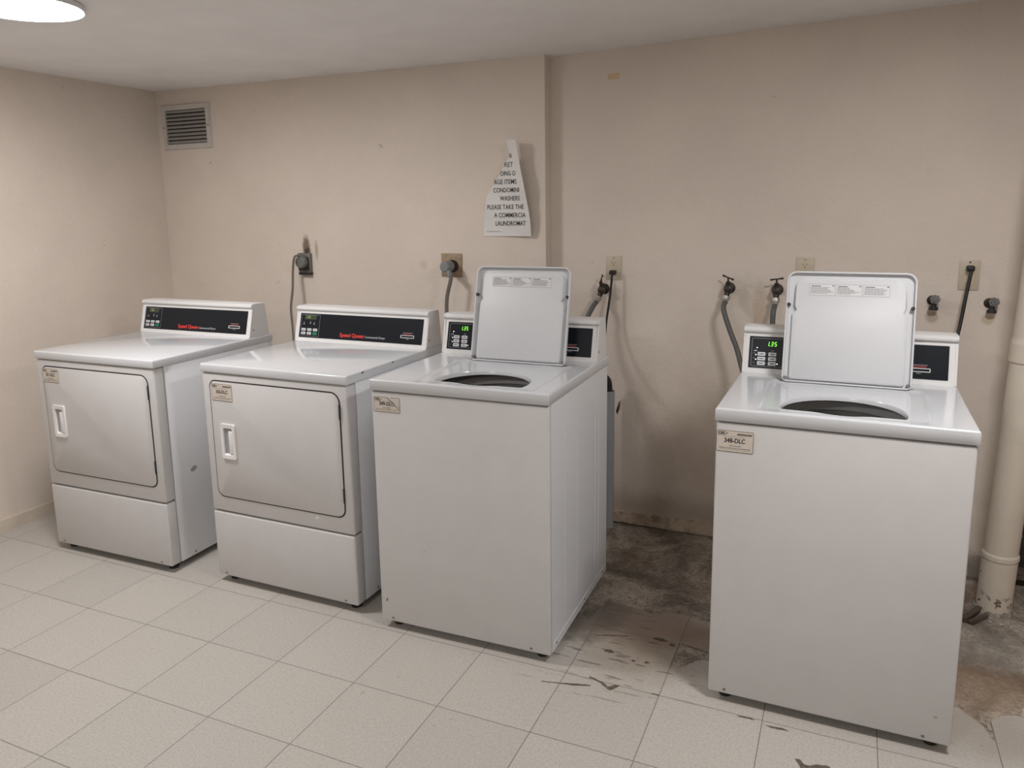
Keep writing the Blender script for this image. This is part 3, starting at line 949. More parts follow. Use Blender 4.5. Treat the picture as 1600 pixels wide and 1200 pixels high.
def washer(x, y, rot, uo, number, label, sticker, torn, extra):
    w, D, zt = .649, .662, .9182
    root = empty('washing_machine', (x, y, 0), math.radians(rot), label, 'washing machine', 'white top-loading washers with open lids')
    zb = .029
    bm = BM()
    add_box(bm, .001, w - .001, .018, D, zb, zt - .034, omit=('+z',))
    es = [e for e in bm.edges if abs(e.verts[0].co.z - e.verts[1].co.z) > .1]
    bmesh.ops.bevel(bm, geom=es, offset=.004, segments=2, affect='EDGES')
    cb = part('cabinet', bm, M_ENAMEL, root, recalc=True)
    # faint pressed ribs of the side sheet
    bm = BM()
    bm.free()
    for k in (0, 1):
        for (a, b_, z0, z1) in ((.150, .153, .10, .80), (.285, .290, .06, .82), (.500, .506, .06, .84), (.545, .548, .06, .84)):
            s0, s1 = ((w - .002, w - .0002), (.0002, .002))[k]
            part('side_rib', box(s0, s1, a, b_, z0, z1), M_ENAMEL, root, smooth=False)
        s0, s1 = ((w - .002, w + .0002), (-.0002, .002))[k]
        part('side_skirt', box(s0, s1, .03, D - .02, zb + .002, zb + .030), M_ENAMEL, root, smooth=False)
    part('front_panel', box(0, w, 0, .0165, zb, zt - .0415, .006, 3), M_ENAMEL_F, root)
    # top panel with sunken deck and tub opening
    U0, U1, V0, V1 = -.003, w + .003, -.004, D + .003
    uc = .3245 + uo
    cx_, cy0 = uc, .150
    def inside(a, b):
        if (a - uc) ** 2 + (b - .108) ** 2 > .166 ** 2: return False
        lim = .062 - .020 * (0.5 + 0.5 * math.cos(max(-PI, min(PI, (a - uc) / .085 * PI)))) + .05 * max(0, abs(a - uc) - .12)
        return b > lim
    def rin(th):
        lo, hi = 0.0, .4
        for _ in range(30):
            md = (lo + hi) / 2
            if inside(cx_ + md * math.cos(th), cy0 + md * math.sin(th)): lo = md
            else: hi = md
        return lo
    def rout(th):
        c, s = math.cos(th), math.sin(th)
        r = 9
        if c > 1e-9: r = min(r, (U1 - cx_) / c)
        if c < -1e-9: r = min(r, (U0 - cx_) / c)
        if s > 1e-9: r = min(r, (V1 - cy0) / s)
        if s < -1e-9: r = min(r, (V0 - cy0) / s)
        return r
    ths = [2 * PI * i / 200 for i in range(200)]
    ths += [math.atan2(b - cy0, a - cx_) % (2 * PI) for a in (U0, U1) for b in (V0, V1)]
    ths = sorted(ths)
    def sstep(t): t = max(0, min(1, t)); return t * t * (3 - 2 * t)
    def hgt(a, b):
        m_ = sstep((a - (uc - .222)) / .010) * sstep(((uc + .222) - a) / .010) * sstep((b - .006) / .050) * sstep((.413 - b) / .012)
        z = -.0042 * m_
        # rounded outer rim
        e = min(a - U0, U1 - a, b - V0, V1 - b)
        R = .006
        if e < R: z -= R - math.sqrt(max(0, R * R - (R - e) ** 2))
        return zt + z
    ts = [0, .02, .05] + [.05 + .88 * i / 34 for i in range(1, 35)]
    ring_defs = []
    bm = BM(); rings = []
    # lip going down into the tub
    for (k, dz) in ((.975, -.013), (.98, -.008), (.99, -.003)):
        rg = []
        for th in ths:
            r = rin(th) * k; a, b = cx_ + r * math.cos(th), cy0 + r * math.sin(th)
            rg.append(bm.verts.new((a, b, hgt(a, b) + dz)))
        rings.append(rg)
    edge = [.0085, .006, .004, .0025, .0012, .0004, 0]
    for t in ts:
        rg = []
        for th in ths:
            ri, ro = rin(th), rout(th)
            a, b = cx_ + (ri + (ro - ri) * t) * math.cos(th), cy0 + (ri + (ro - ri) * t) * math.sin(th)
            a = max(U0 + edge[0], min(U1 - edge[0], a)); b = max(V0 + edge[0], min(V1 - edge[0], b))
            rg.append(bm.verts.new((a, b, hgt(a, b))))
        rings.append(rg)
    for e in edge:
        rg = []
        for th in ths:
            ro = rout(th)
            a, b = cx_ + ro * math.cos(th), cy0 + ro * math.sin(th)
            a = max(U0 + e, min(U1 - e, a)); b = max(V0 + e, min(V1 - e, b))
            rg.append(bm.verts.new((a, b, hgt(a, b))))
        rings.append(rg)
    for z in (zt - .036, zt - .038):
        rg = []
        for th in ths:
            ro = rout(th); a, b = cx_ + ro * math.cos(th), cy0 + ro * math.sin(th)
            e = 0 if z > zt - .037 else .002
            rg.append(bm.verts.new((max(U0 + e, min(U1 - e, a)), max(V0 + e, min(V1 - e, b)), z)))
        rings.append(rg)
    N = len(ths)
    for k in range(len(rings) - 1):
        for i in range(N):
            j = (i + 1) % N
            bm.faces.new((rings[k][i], rings[k][j], rings[k + 1][j], rings[k + 1][i]))
    bmesh.ops.remove_doubles(bm, verts=bm.verts, dist=1e-6)
    part('top_panel', bm, M_TOP, root, recalc=True, ang=50)
    # tub
    tc_ = (uc, .240, 0)
    bm = BM()
    add_lathe(bm, [(.214, zt - .060), (.2145, zt - .025), (.213, zt - .026), (.209, zt - .032)], 64, tc_)
    part('tub_ring', bm, M_TUBRING, root)
    bm = BM()
    add_lathe(bm, [(.209, zt - .032), (.206, zt - .036), (.205, zt - .048)], 64, tc_)
    part('tub_collar', bm, M_GREYM, root)
    bm = BM()
    add_lathe(bm, [(.205, zt - .048), (.200, zt - .050), (.174, zt - .051), (.170, zt - .056), (.171, zt - .080), (.200, zt - .090)], 64, tc_)
    part('balance_ring', bm, M_PLASTIC, root)
    bm = BM()
    add_lathe(bm, [(.202, zt - .085), (.202, .42), (.19, .40), (.02, .39)], 64, tc_)
    part('wash_basket', bm, M_STEEL, root)
    bm = BM()
    add_lathe(bm, [(.165, .40), (.12, .43), (.06, .47), (.045, .60), (.042, .70), (.034, .72), (1e-4, .725)], 40, tc_)
    for k in range(4):
        a = k * PI / 2 + .4
        c_, s_ = math.cos(a), math.sin(a)
        pr = [(.04, .42), (.15, .405), (.12, .46), (.055, .60)]
        add_prism(bm, pr, lambda r, z: (uc + r * c_ - .006 * s_, tc_[1] + r * s_ + .006 * c_, z), lambda r, z: (uc + r * c_ + .006 * s_, tc_[1] + r * s_ - .006 * c_, z))
    part('agitator', bm, M_PLASTIC, root, recalc=True)
    # open lid
    lw, ll, lt = .190, .362, .020
    hv = .405
    ang = math.radians(13.5)
    ca, sa = math.cos(ang), math.sin(ang)
    zh = zt + .0015
    def LF(d):    # a: across, s: up along the lid, d: out of its inner face towards the viewer
        return lambda a, s: (uc + a, hv + sa * s - ca * d, zh + ca * s + sa * d)
    bm = BM()
    out = rrect(-lw, lw, 0, ll, (.016, .016, .030, .030), 8)
    a_ = [bm.verts.new(LF(-lt)(*p)) for p in rrect(-lw + .004, lw - .004, .004, ll - .004, (.013, .013, .027, .027), 8)]
    b_ = [bm.verts.new(LF(-lt + .004)(*p)) for p in out]
    c_ = [bm.verts.new(LF(-.0015)(*p)) for p in out]
    i1 = rrect(-lw + .0015, lw - .0015, .0015, ll - .0015, (.015, .015, .029, .029), 8)
    i2 = rrect(-lw + .005, lw - .005, .005, ll - .005, (.012, .012, .025, .025), 8)
    d_ = [bm.verts.new(LF(0)(*p)) for p in i1]
    e_ = [bm.verts.new(LF(0)(*p)) for p in i2]
    f_ = [bm.verts.new(LF(-.015)(*p)) for p in rrect(-lw + .006, lw - .006, .006, ll - .006, (.011, .011, .024, .024), 8)]
    n = len(out)
    bm.faces.new(a_)
    for P, Q in ((a_, b_), (b_, c_), (c_, d_), (d_, e_), (e_, f_)):
        for k in range(n):
            j = (k + 1) % n
            bm.faces.new((P[k], P[j], Q[j], Q[k]))
    bm.faces.new(f_[::-1])
    lid = part('lid', bm, M_LID, root, recalc=True)
    # inner liner: stands a little proud of the channel, notched beside the bumpers
    def side(sg):
        q = lw - .017
        return [(sg * (q), .012), (sg * q, .225), (sg * (q - .010), .240), (sg * (q - .010), .262), (sg * q, .275 if sg > 0 else .275)]
    P = []
    q = lw - .022
    P += [(-q + .006, .010), (q - .006, .010), (q, .016), (q, .222), (q - .011, .236), (q - .004, .252), (q - .006, ll - .052)]
    for i in range(1, 7):
        a = i / 6 * PI / 2
        P.append((q - .006 - .030 * (1 - math.cos(a)), ll - .052 + .030 * math.sin(a)))
    for i in range(5, -1, -1):
        a = i / 6 * PI / 2
        P.append((-(q - .006 - .030 * (1 - math.cos(a))), ll - .052 + .030 * math.sin(a)))
    P += [(-q + .004, .252), (-q + .011, .236), (-q, .222), (-q, .016)]
    bm = BM()
    fr, bk, md_ = LF(-.0020), LF(-.0155), LF(-.0050)
    def shrink(p, k=.0035):
        v = Vector((p[0], p[1] - ll / 2)); L_ = v.length
        return (p[0] - k * (1 if p[0] > 0 else -1), p[1] - k * (1 if p[1] > ll / 2 else -1))
    A_ = [bm.verts.new(bk(*p)) for p in P]; B_ = [bm.verts.new(md_(*p)) for p in P]; C2 = [bm.verts.new(fr(*shrink(p))) for p in P]
    n = len(P)
    for X, Y in ((A_, B_), (B_, C2)):
        for k in range(n):
            j = (k + 1) % n
            bm.faces.new((X[k], X[j], Y[j], Y[k]))
    bm.faces.new(C2[::-1])
    part('lid_liner', bm, M_LID, lid, recalc=True)
    for sg in (-1, 1):
        bm = BM(); c0 = Vector(LF(-.008)(sg * (lw - .0085), .252)); c1 = Vector(LF(.0018)(sg * (lw - .0085), .252))
        add_cyl(bm, c0, c1, .0062, .0055, 16)
        part('lid_bumper', bm, M_RUBBER, lid, label='black rubber bumper', recalc=True)
        bm = BM()
        c0 = Vector(LF(-.012)(sg * (lw - .010), .012)); c1 = Vector(LF(.001)(sg * (lw - .010), .012))
        add_cyl(bm, c0, c1, .0065, .006, 12)
        add_cyl(bm, Vector(LF(-.012)(sg * (lw - .016), -.002)), Vector(LF(-.012)(sg * (lw + .004), -.002)), .0055, n=12)
        part('lid_hinge', bm, M_ZINC, lid, recalc=True)
    # printed warning label of three panes
    g0, g1 = LF(-.0016), LF(-.0012)
    bm = BM(); lx0, lx1, lz0, lz1 = -.122, .116, .284, .322
    add_quad(bm, g0, lx0, lx1, lz0, lz1)
    wl = part('warning_label', bm, M_STICKW, lid, smooth=False)
    bm = BM()
    rs = random.Random(5)
    for k in range(3):
        a0 = lx0 + .001 + k * (lx1 - lx0) / 3; a1 = a0 + (lx1 - lx0) / 3 - .003
        add_frame(bm, g1, a0, a1, lz0 + .001, lz1 - .001, .0005)
        add_quad(bm, g1, a0 + .006, a0 + .034, lz1 - .0085, lz1 - .0060)
        add_quad(bm, g1, a1 - .008, a1 - .003, lz1 - .0075, lz1 - .0040)
        for r_ in range(7):
            z_ = lz1 - .0120 - r_ * .0032
            L_ = rs.uniform(.5, .95) * (a1 - a0 - .008)
            x_ = a0 + .004
            while x_ < a0 + .004 + L_:
                s_ = rs.uniform(.004, .010)
                add_quad(bm, g1, x_, min(x_ + s_, a1 - .003), z_, z_ + .0011); x_ += s_ + .0012
    part('label_print', bm, M_INKL, wl, smooth=False)
    console(root, w, .512, zt, 'washer')
    id_sticker(root, *sticker, number, torn)
    feet(root, w, D)
    screws(root, [((.048, 0, zb + .015), (0, -1, 0)), ((w - .068, 0, zb + .015), (0, -1, 0)), ((w, .060, zb + .018), (1, 0, 0)), ((w, .37, zb + .018), (1, 0, 0)), ((w, .60, zb + .018), (1, 0, 0))])
    for nm, me, mt, lb in extra(w, D, zt):
        part(nm, me, mt, root, label=lb, smooth=False)
    return root

ff_ = lambda a, b: (a, -.0004, b)
def wx1(w, D, zt):
    return [('scuff_mark', spot([(.022, .105), (.026, .118), (.030, .116), (.028, .104)], ff_), M_CORD, 'small brown scrape near the foot'),
            ('scuff_mark', spot([(.182, .318), (.186, .323), (.190, .321), (.187, .317)], ff_), M_SCUFF, 'faint nick')]
def wx2(w, D, zt):
    return [('scuff_mark', spot([(.600, .108), (.606, .112), (.614, .110), (.609, .104)], ff_), M_SCUFF, 'small rusty nick')]
washer(.8135, .0122, .877, .045, '349-DLC', 'white top-loading washer with raised lid and torn sticker, beside the dryers', (.008, .806, .104, .054), True, wx1)
washer(1.9687, .0418, -.407, .004, '348-DLC', 'rightmost white top-loading washer with raised lid, standing alone near the pipe', (.001, .791, .104, .064), False, wx2)

# ================================================================== AIR VENT
v = empty('air_vent', (-1.118, YL, 1.958), 0, 'square pale metal louvred vent high on the wall by the corner', 'vent')
hw, hh, b = .178, .122, .030
bm = BM()
o = [(-hw, -hh), (hw, -hh), (hw, hh), (-hw, hh)]; i_ = [(-hw + b, -hh + b), (hw - b, -hh + b), (hw - b, hh - b), (-hw + b, hh - b)]
O0 = [bm.verts.new((a, 0, c)) for a, c in o]; O1 = [bm.verts.new((a * .975, -.012, c * .965)) for a, c in o]
I1 = [bm.verts.new((a, -.012, c)) for a, c in i_]; I0 = [bm.verts.new((a, -.001, c)) for a, c in i_]
for k in range(4):
    j = (k + 1) % 4
    for P, Q in ((O0, O1), (O1, I1), (I1, I0)):
        bm.faces.new((P[k], P[j], Q[j], Q[k]))
part('vent_frame', bm, M_VENT, v, recalc=True, smooth=False)
part('vent_backing', box(-hw + b, hw - b, -.0012, -.0002, -hh + b, hh - b), M_DARK, v, smooth=False)
bm = BM()
nsl = 9
for k in range(nsl):
    z = -hh + b + (k + .5) * (2 * (hh - b)) / nsl
    pr = [(-.0015, z + .0085), (-.0125, z - .0055), (-.0118, z - .0065), (-.0008, z + .0075)]
    add_prism(bm, pr, lambda a, c: (-hw + b, a, c), lambda a, c: (hw - b, a, c))
part('louvres', bm, M_SLAT, v, recalc=True, smooth=False)
for sx_ in (-1, 1):
    bm = BM(); add_cyl(bm, (sx_ * (hw - .014), -.0115, 0), (sx_ * (hw - .014), -.0145, 0), .004, n=10)
    part('screw', bm, M_ZINC, v, recalc=True)

# ================================================================== TORN PAPER NOTICE
P_OUT = [(.824, 1.798), (.866, 1.797), (.878, 1.735), (.890, 1.667), (.931, 1.464), (.9385, 1.40), (.940, 1.359), (.697, 1.359), (.698, 1.40), (.701, 1.437), (.715, 1.543), (.766, 1.616), (.793, 1.655), (.810, 1.684), (.841, 1.726), (.828, 1.763)]
def paper(a, c):
    """(a, c): where a point of the sheet would sit on the wall; returns its place on the curling sheet"""
    right = .824 + (1.798 - c) * .275
    q_ = max(0.0, min(1.0, (c - 1.45) / .20)); q_ = q_ * q_ * (3 - 2 * q_)
    t = max(0.0, min(1.25, 1 - (right - a) / (.23 - .06 * q_)))
    amp = .050 - .022 * max(0, min(1, (1.55 - c) / .19))
    p = .0025 + amp * t ** 1.6 + .003 * math.sin(c * 38 + a * 11)
    k = (2.2908 - a) / (YL + 2.1038)
    return (a + k * p, YL - p, c + (1.4836 - c) / (YL + 2.1038) * p)
def grid_poly(poly, fm, step, thick):
    """fill a polygon with small triangles so that it can bend"""
    bm = BM()
    vs = [bm.verts.new((a, 0, c)) for a, c in poly]
    bm.faces.new(vs)
    x0 = min(p[0] for p in poly); x1 = max(p[0] for p in poly); z0 = min(p[1] for p in poly); z1 = max(p[1] for p in poly)
    x = x0 + step
    while x < x1:
        bmesh.ops.bisect_plane(bm, geom=bm.verts[:] + bm.edges[:] + bm.faces[:], plane_co=(x, 0, 0), plane_no=(1, 0, 0)); x += step
    z = z0 + step
    while z < z1:
        bmesh.ops.bisect_plane(bm, geom=bm.verts[:] + bm.edges[:] + bm.faces[:], plane_co=(0, 0, z), plane_no=(0, 0, 1)); z += step
    bmesh.ops.triangulate(bm, faces=bm.faces[:])
    for v_ in bm.verts:
        v_.co = Vector(fm(v_.co.x, v_.co.z))
    bmesh.ops.recalc_face_normals(bm, faces=bm.faces[:])
    bmesh.ops.solidify(bm, geom=bm.faces[:], thickness=thick)
    return bm
bm = grid_poly(P_OUT, paper, .012, .0004)
sheet = link('paper_notice', to_mesh(bm), mat=M_PAPER, label='torn white paper notice with black capitals, curling off the wall', cat='paper notice', ang=60)
def pf(a, c):
    p = Vector(paper(a, c)); return (p.x + .0006, p.y - .0020, p.z)
S_ = .0300
def nx(px_, py_): return .697 + (px_ - 756) * .00328 + .008 * (352 - py_) / 90
def nz(py_): return 1.408 + (352.5 - py_) * .00302
for (s, xa, xb, yy) in (('N', 795, 798.5, 251), ('KET', 788, 801, 264), ('OING O', 781.7, 805, 277), ('RGE ITEMS', 772.5, 807, 289.5), ('CONDOMINI', 771, 811, 302),
                        ('WASHERS', 781.7, 812, 314.5), ('PLEASE TAKE THE', 761.5, 818.5, 327.5), ('A COMMERCIA', 773, 821.5, 340), ('LAUNDROMAT', 775, 822, 352.5)):
    a, c = nx(xa, yy), nz(yy); wd = nx(xb, yy) - a
    bm = BM(); add_text(bm, s, pf, a, c, S_, bold=.0001, width=wd)
    part('text_line', bm, M_INK, sheet, smooth=False)
bm = BM(); add_quad(bm, pf, .710, .788, 1.3800, 1.3812)
part('footer_line', bm, M_INK, sheet, smooth=False)

# strip of old tape high on the right section
bm = BM(); add_prism(bm, [(1.278, 2.034), (1.331, 2.036), (1.334, 2.062), (1.284, 2.058)], lambda a, c: (a, YR - .0008, c), lambda a, c: (a, YR + .0003, c))
link('tape_scrap', to_mesh(bm), mat=M_TAPE, label='small yellowed scrap of tape high on the back wall', cat='tape', smooth=False)

# ================================================================== OUTLETS, PLUGS, CORDS
def duplex(x, z, label, yw=YR, w=.070, h=.108, group=None):
    t = empty('wall_outlet', (x, yw, z), 0, label, 'outlet', 'ivory outlets on the back wall')
    part('wall_plate', box(-w / 2, w / 2, -.005, 0, -h / 2, h / 2, .002, 2), M_PLATE, t)
    for s in (-1, 1):
        zc = s * .0195
        bm = BM(); add_prism(bm, rrect(-.0165, .0165, zc - .0145, zc + .0145, .006, 4), lambda a, c: (a, -.0068, c), lambda a, c: (a, -.003, c))
        r = part('receptacle', bm, M_RECEP, t, recalc=True)
        bm = BM(); f = lambda a, c: (a, -.0071, c)
        add_quad(bm, f, -.0075, -.0055, zc - .001, zc + .008); add_quad(bm, f, .0055, .0075, zc - .0005, zc + .007)
        add_poly(bm, f, [(.0025 * math.cos(k * PI / 4), zc - .0075 + .0025 * math.sin(k * PI / 4)) for k in range(8)])
        part('slots', bm, M_DARK, r, smooth=False)
    bm = BM(); add_cyl(bm, (0, -.004, .0435), (0, -.0062, .0435), .003, n=10); part('screw', bm, M_ZINC, t, recalc=True)
    return t
duplex(1.315, 1.215, 'ivory outlet above the middle washer with a black cord plugged in')
duplex(2.127, 1.220, 'ivory outlet half hidden behind the right washer lid')
# larger plate with a single receptacle, right
t = empty('wall_outlet', (2.715, YR, 1.213), 0, 'beige outlet plate above the right washer, between two capped stubs', 'outlet', 'ivory outlets on the back wall')
part('wall_plate', box(-.035, .035, -.005, 0, -.058, .058, .002, 2), M_PLATE, t)
bm = BM(); add_prism(bm, rrect(-.0165, .0165, -.034, .034, .004, 4), lambda a, c: (a, -.0068, c), lambda a, c: (a, -.003, c)); part('receptacle', bm, M_RECEP, t, recalc=True)
bm = BM(); add_cyl(bm, (0, -.004, .048), (0, -.0062, .048), .0032, n=10); part('screw', bm, M_DARK, t, recalc=True)

# brass plate with round dryer socket
t = empty('dryer_socket', (.522, YL, 1.219), 0, 'tarnished square brass plate holding a round black heavy-duty socket', 'outlet')
part('socket_plate', box(-.056, .056, -.006, 0, -.057, .057, .0015, 2), M_PLATEB, t)
bm = BM(); add_lathe(bm, [(.001, -.030), (.026, -.030), (.029, -.024), (.030, -.005)], 28, (.008, 0, -.004), axis='y'); part('socket', bm, M_RUBBER, t, recalc=True)
# bare surface box with socket over dryer
t = empty('dryer_socket', (-.362, YL, 1.213), 0, 'bare dark metal box and socket below the scorch mark on the wall', 'outlet')
part('socket_box', box(-.030, .046, -.022, 0, -.052, .056, .003, 2), M_ZINC, t)
bm = BM(); add_box(bm, -.024, .040, -.034, -.021, -.034, .038, .006, 2); part('socket', bm, M_RUBBER, t, recalc=True)
part('box_lip', box(-.026, .048, -.030, -.001, -.058, -.046, .003, 2), M_RUBBER, t)

def cord(name, pts, r, mat, label, group, flat=1.0, side=(1, 0, 0), cat='power cord'):
    bm = BM(); add_tube(bm, pts, r, 12, flat, side)
    return link(name, to_mesh(bm), mat=mat, label=label, cat=cat, group=group)

# dryer cords: flat grey cable with round angle plug
c = cord('power_cord', [(-.352, 1.100, 1.252), (-.362, 1.092, 1.260), (-.374, 1.080, 1.244), (-.379, 1.070, 1.174), (-.370, 1.050, 1.092), (-.372, 1.030, .993), (-.345, 1.0, .915), (-.31, .96, .80), (-.28, .90, .66), (-.26, .81, .52), (-.25, .732, .45)],
         .0095, M_CORD, 'flat grey cord hanging from the scorched socket, its plug round', 'heavy grey dryer cords', .42, (1, -.3, 0))
bm = BM(); add_lathe(bm, [(1e-4, -.062), (.024, -.062), (.030, -.057), (.032, -.048), (.032, -.036), (.030, -.034)], 28, (-.352, YL, 1.222), axis='y', closed=True)
add_tube(bm, [(-.345, YL - .048, 1.240), (-.352, YL - .054, 1.254), (-.362, YL - .062, 1.260)], .0115, 10, .7)
link('plug', to_mesh(bm), c, M_PLUGG, label='round grey plug')
c = cord('power_cord', [(.566, 1.062, 1.190), (.566, 1.058, 1.165), (.562, 1.054, 1.140), (.553, 1.050, 1.103), (.547, 1.045, 1.058), (.550, 1.030, .968), (.551, 1.0, .86), (.560, .93, .70), (.575, .83, .54), (.585, .758, .45)],
         .0095, M_CORD, 'flat grey cord hanging from the brass-plate socket', 'heavy grey dryer cords', .5, (1, 0.2, 0))
bm = BM(); add_lathe(bm, [(1e-4, -.100), (.020, -.100), (.025, -.095), (.027, -.080), (.027, -.045), (.022, -.034), (.020, -.030)], 28, (.532, YL, 1.217), axis='y', closed=True)
add_tube(bm, [(.540, YL - .085, 1.205), (.550, YL - .088, 1.190), (.557, YL - .090, 1.172)], .0130, 10, .8)
link('plug', to_mesh(bm), c, M_PLUGL, label='pale grey angled plug')
# thin black washer cords
c = cord('power_cord', [(1.322, YR - .040, 1.190), (1.320, YR - .048, 1.182), (1.318, YR - .050, 1.15), (1.312, YR - .055, 1.08), (1.302, YR - .07, .98), (1.302, YR - .10, .90), (1.298, 1.06, .845), (1.29, .95, .82), (1.28, .80, .81), (1.27, .690, .81)],
         .0052, M_CORDB, 'thin black cord running down behind the middle washer', 'thin black washer cords')
link('plug', box(1.304, 1.330, YR - .044, YR - .0075, 1.186, 1.206, .005, 3), c, M_CORDB, label='black plug')
c = cord('power_cord', [(2.716, YR - .036, 1.232), (2.715, YR - .044, 1.222), (2.711, YR - .050, 1.19), (2.703, YR - .060, 1.13), (2.693, YR - .075, 1.05), (2.683, YR - .09, .99), (2.66, YR - .12, .90), (2.60, 1.02, .75), (2.52, .85, .62), (2.50, .712, .55)],
         .0065, M_CORDB, 'thin black cord running down behind the right washer', 'thin black washer cords')
link('plug', box(2.702, 2.729, YR - .040, YR - .0075, 1.228, 1.250, .006, 3), c, M_CORDB, label='dark grey plug')

# ================================================================== FAUCETS, HOSES
def faucet(x, z, label, hrot, nozz):
    """wall tap: flange, body, slanted outlet with coupling, stem and T handle"""
    t = empty('hose_faucet', (x, YR, z), 0, label, 'faucet', 'tarnished hose faucets on the back wall')
    bm = BM(); add_lathe(bm, [(.024, 0), (.024, -.003), (.020, -.007), (.014, -.010)], 24, axis='y', closed=True); part('wall_flange', bm, M_BRASS, t, recalc=True)
    bm = BM()
    add_cyl(bm, (0, -.006, 0), (0, -.030, 0), .0125, n=8)
    add_lathe(bm, [(.010, -.028), (.017, -.034), (.019, -.046), (.016, -.058), (.006, -.064)], 20, axis='y', closed=True)
    n = Vector(nozz)
    add_cyl(bm, (0, -.044, -.004), Vector((0, -.044, -.004)) + n * .032, .0125, .0115, 14)
    add_cyl(bm, (0, -.044, .008), (0, -.050, .030), .0125, .0100, 8)
    part('valve_body', bm, M_BRASS, t, recalc=True)
    bm = BM(); add_cyl(bm, (0, -.050, .028), (0, -.054, .050), .0038, n=8)
    d = Vector((math.cos(hrot), math.sin(hrot) * .6, math.sin(hrot) * .45 * (1 if hrot > 0 else -1))).normalized()
    c0 = Vector((0, -.0545, .049))
    add_tube(bm, [c0 - d * .026, c0 - d * .012, c0, c0 + d * .012, c0 + d * .026], .0036, 8, rfun=lambda s: 1.25 - .5 * math.sin(PI * s))
    part('handle', bm, M_BRASS, t, recalc=True)
    a = Vector((0, -.044, -.004)) + n * .028
    bm = BM(); add_cyl(bm, a, a + n * .014, .0165, .0165, 10); add_cyl(bm, a + n * .014, a + n * .022, .0145, .012, 14)
    part('coupling', bm, M_BRASSL, t, label='pale worn coupling', recalc=True)
    return Vector((x, YR, z)) + a + n * .018
def nrm(*v): return tuple(Vector(v).normalized())
e1 = faucet(1.272, 1.118, 'hose faucet above the middle washer, handle upright', PI * .5, nrm(-.35, -.25, -.9))
e2 = faucet(1.829, 1.138, 'left one of the two hose faucets between the washers', PI * .80, nrm(-.18, -.3, -.93))
e3 = faucet(2.024, 1.136, 'hose faucet beside the raised lid of the right washer, handle crosswise', .30, nrm(-.03, -.3, -.95))
def hose(pts, label):
    bm = BM(); add_tube(bm, pts, .0108, 14)
    o = link('water_hose', to_mesh(bm), mat=M_HOSE, label=label, cat='hose', group='grey rubber fill hoses of the washers')
    p0, p1 = Vector(pts[0]), Vector(pts[1]); d = (p1 - p0).normalized()
    bm = BM(); add_cyl(bm, p0 - d * .002, p0 + d * .014, .0125, .0118, 14); link('hose_ferrule', to_mesh(bm), o, M_BRASSL)
hose([tuple(e1), (1.243, 1.130, 1.040), (1.222, 1.105, .985), (1.20, 1.05, .90), (1.19, .95, .80), (1.18, .83, .74), (1.17, .685, .72)], 'grey hose from the lone faucet down behind the middle washer')
hose([tuple(e2), (1.822, 1.125, 1.055), (1.852, 1.105, .975), (1.885, 1.09, .90), (1.912, 1.07, .82), (1.95, 1.0, .74), (2.03, .88, .70), (2.10, .713, .70)], 'grey hose curving from the left faucet of the pair to the right washer')
hose([tuple(e3), (2.019, 1.135, 1.05), (2.019, 1.125, .99), (2.03, 1.08, .90), (2.06, 1.0, .80), (2.13, .87, .74), (2.20, .712, .72)], 'straight grey hose dropping behind the right washer console')

# shadow side: drain standpipe behind the middle washer
bm = BM(); add_lathe(bm, [(.026, 0), (.026, .66), (.0235, .66), (.0235, .10)], 28, (1.318, 1.150, 0)); 
sp = link('drain_standpipe', to_mesh(bm), mat=M_GREY, label='grey upright drain tube behind the middle washer', cat='pipe')
bm = BM(); add_tube(bm, [(1.318, 1.150, .60), (1.318, 1.150, .66), (1.316, 1.140, .705), (1.305, 1.115, .728), (1.290, 1.085, .722), (1.270, 1.04, .66), (1.24, .93, .50), (1.22, .80, .36), (1.215, .692, .30)], .0165, 14)
link('drain_hose', to_mesh(bm), mat=M_RUBBER, label='black drain hose hooked into the grey upright tube', cat='hose')

def stub(x, z, label, turn):
    t = empty('capped_pipe_stub', (x, YR, z), 0, label, 'pipe fitting', 'dark capped water stubs on the back wall')
    bm = BM(); add_cyl(bm, (0, 0, .004), (turn * .3, -.026, .004), .0130, n=14)
    add_lathe(bm, [(.019, 0), (.019, -.003), (.014, -.006)], 18, axis='y', closed=True)
    part('stub_body', bm, M_BRASS, t, recalc=True)
    bm = BM(); c = Vector((turn * .35, -.030, .006)); d = Vector((turn, -.9, .15)).normalized()
    add_cyl(bm, c - d * .004, c + d * .012, .0185, .0185, 6); add_cyl(bm, c + d * .012, c + d * .018, .012, .011, 12); add_cyl(bm, c + d * .018, c + d * .022, .006, .005, 8)
    part('hex_cap', bm, M_CAP, t, recalc=True)
    bm = BM(); add_cyl(bm, (turn * .2, -.022, -.002), (turn * .2, -.026, -.026), .010, .0105, 14); add_cyl(bm, (turn * .2, -.026, -.024), (turn * .2, -.027, -.036), .0165, .0165, 14)
    part('outlet_cap', bm, M_RUBBER, t, recalc=True)
stub(2.598, 1.112, 'dark capped pipe stub left of the beige outlet plate', .02)
stub(2.790, 1.108, 'dark capped pipe stub nearest the tall drain pipe', .03)

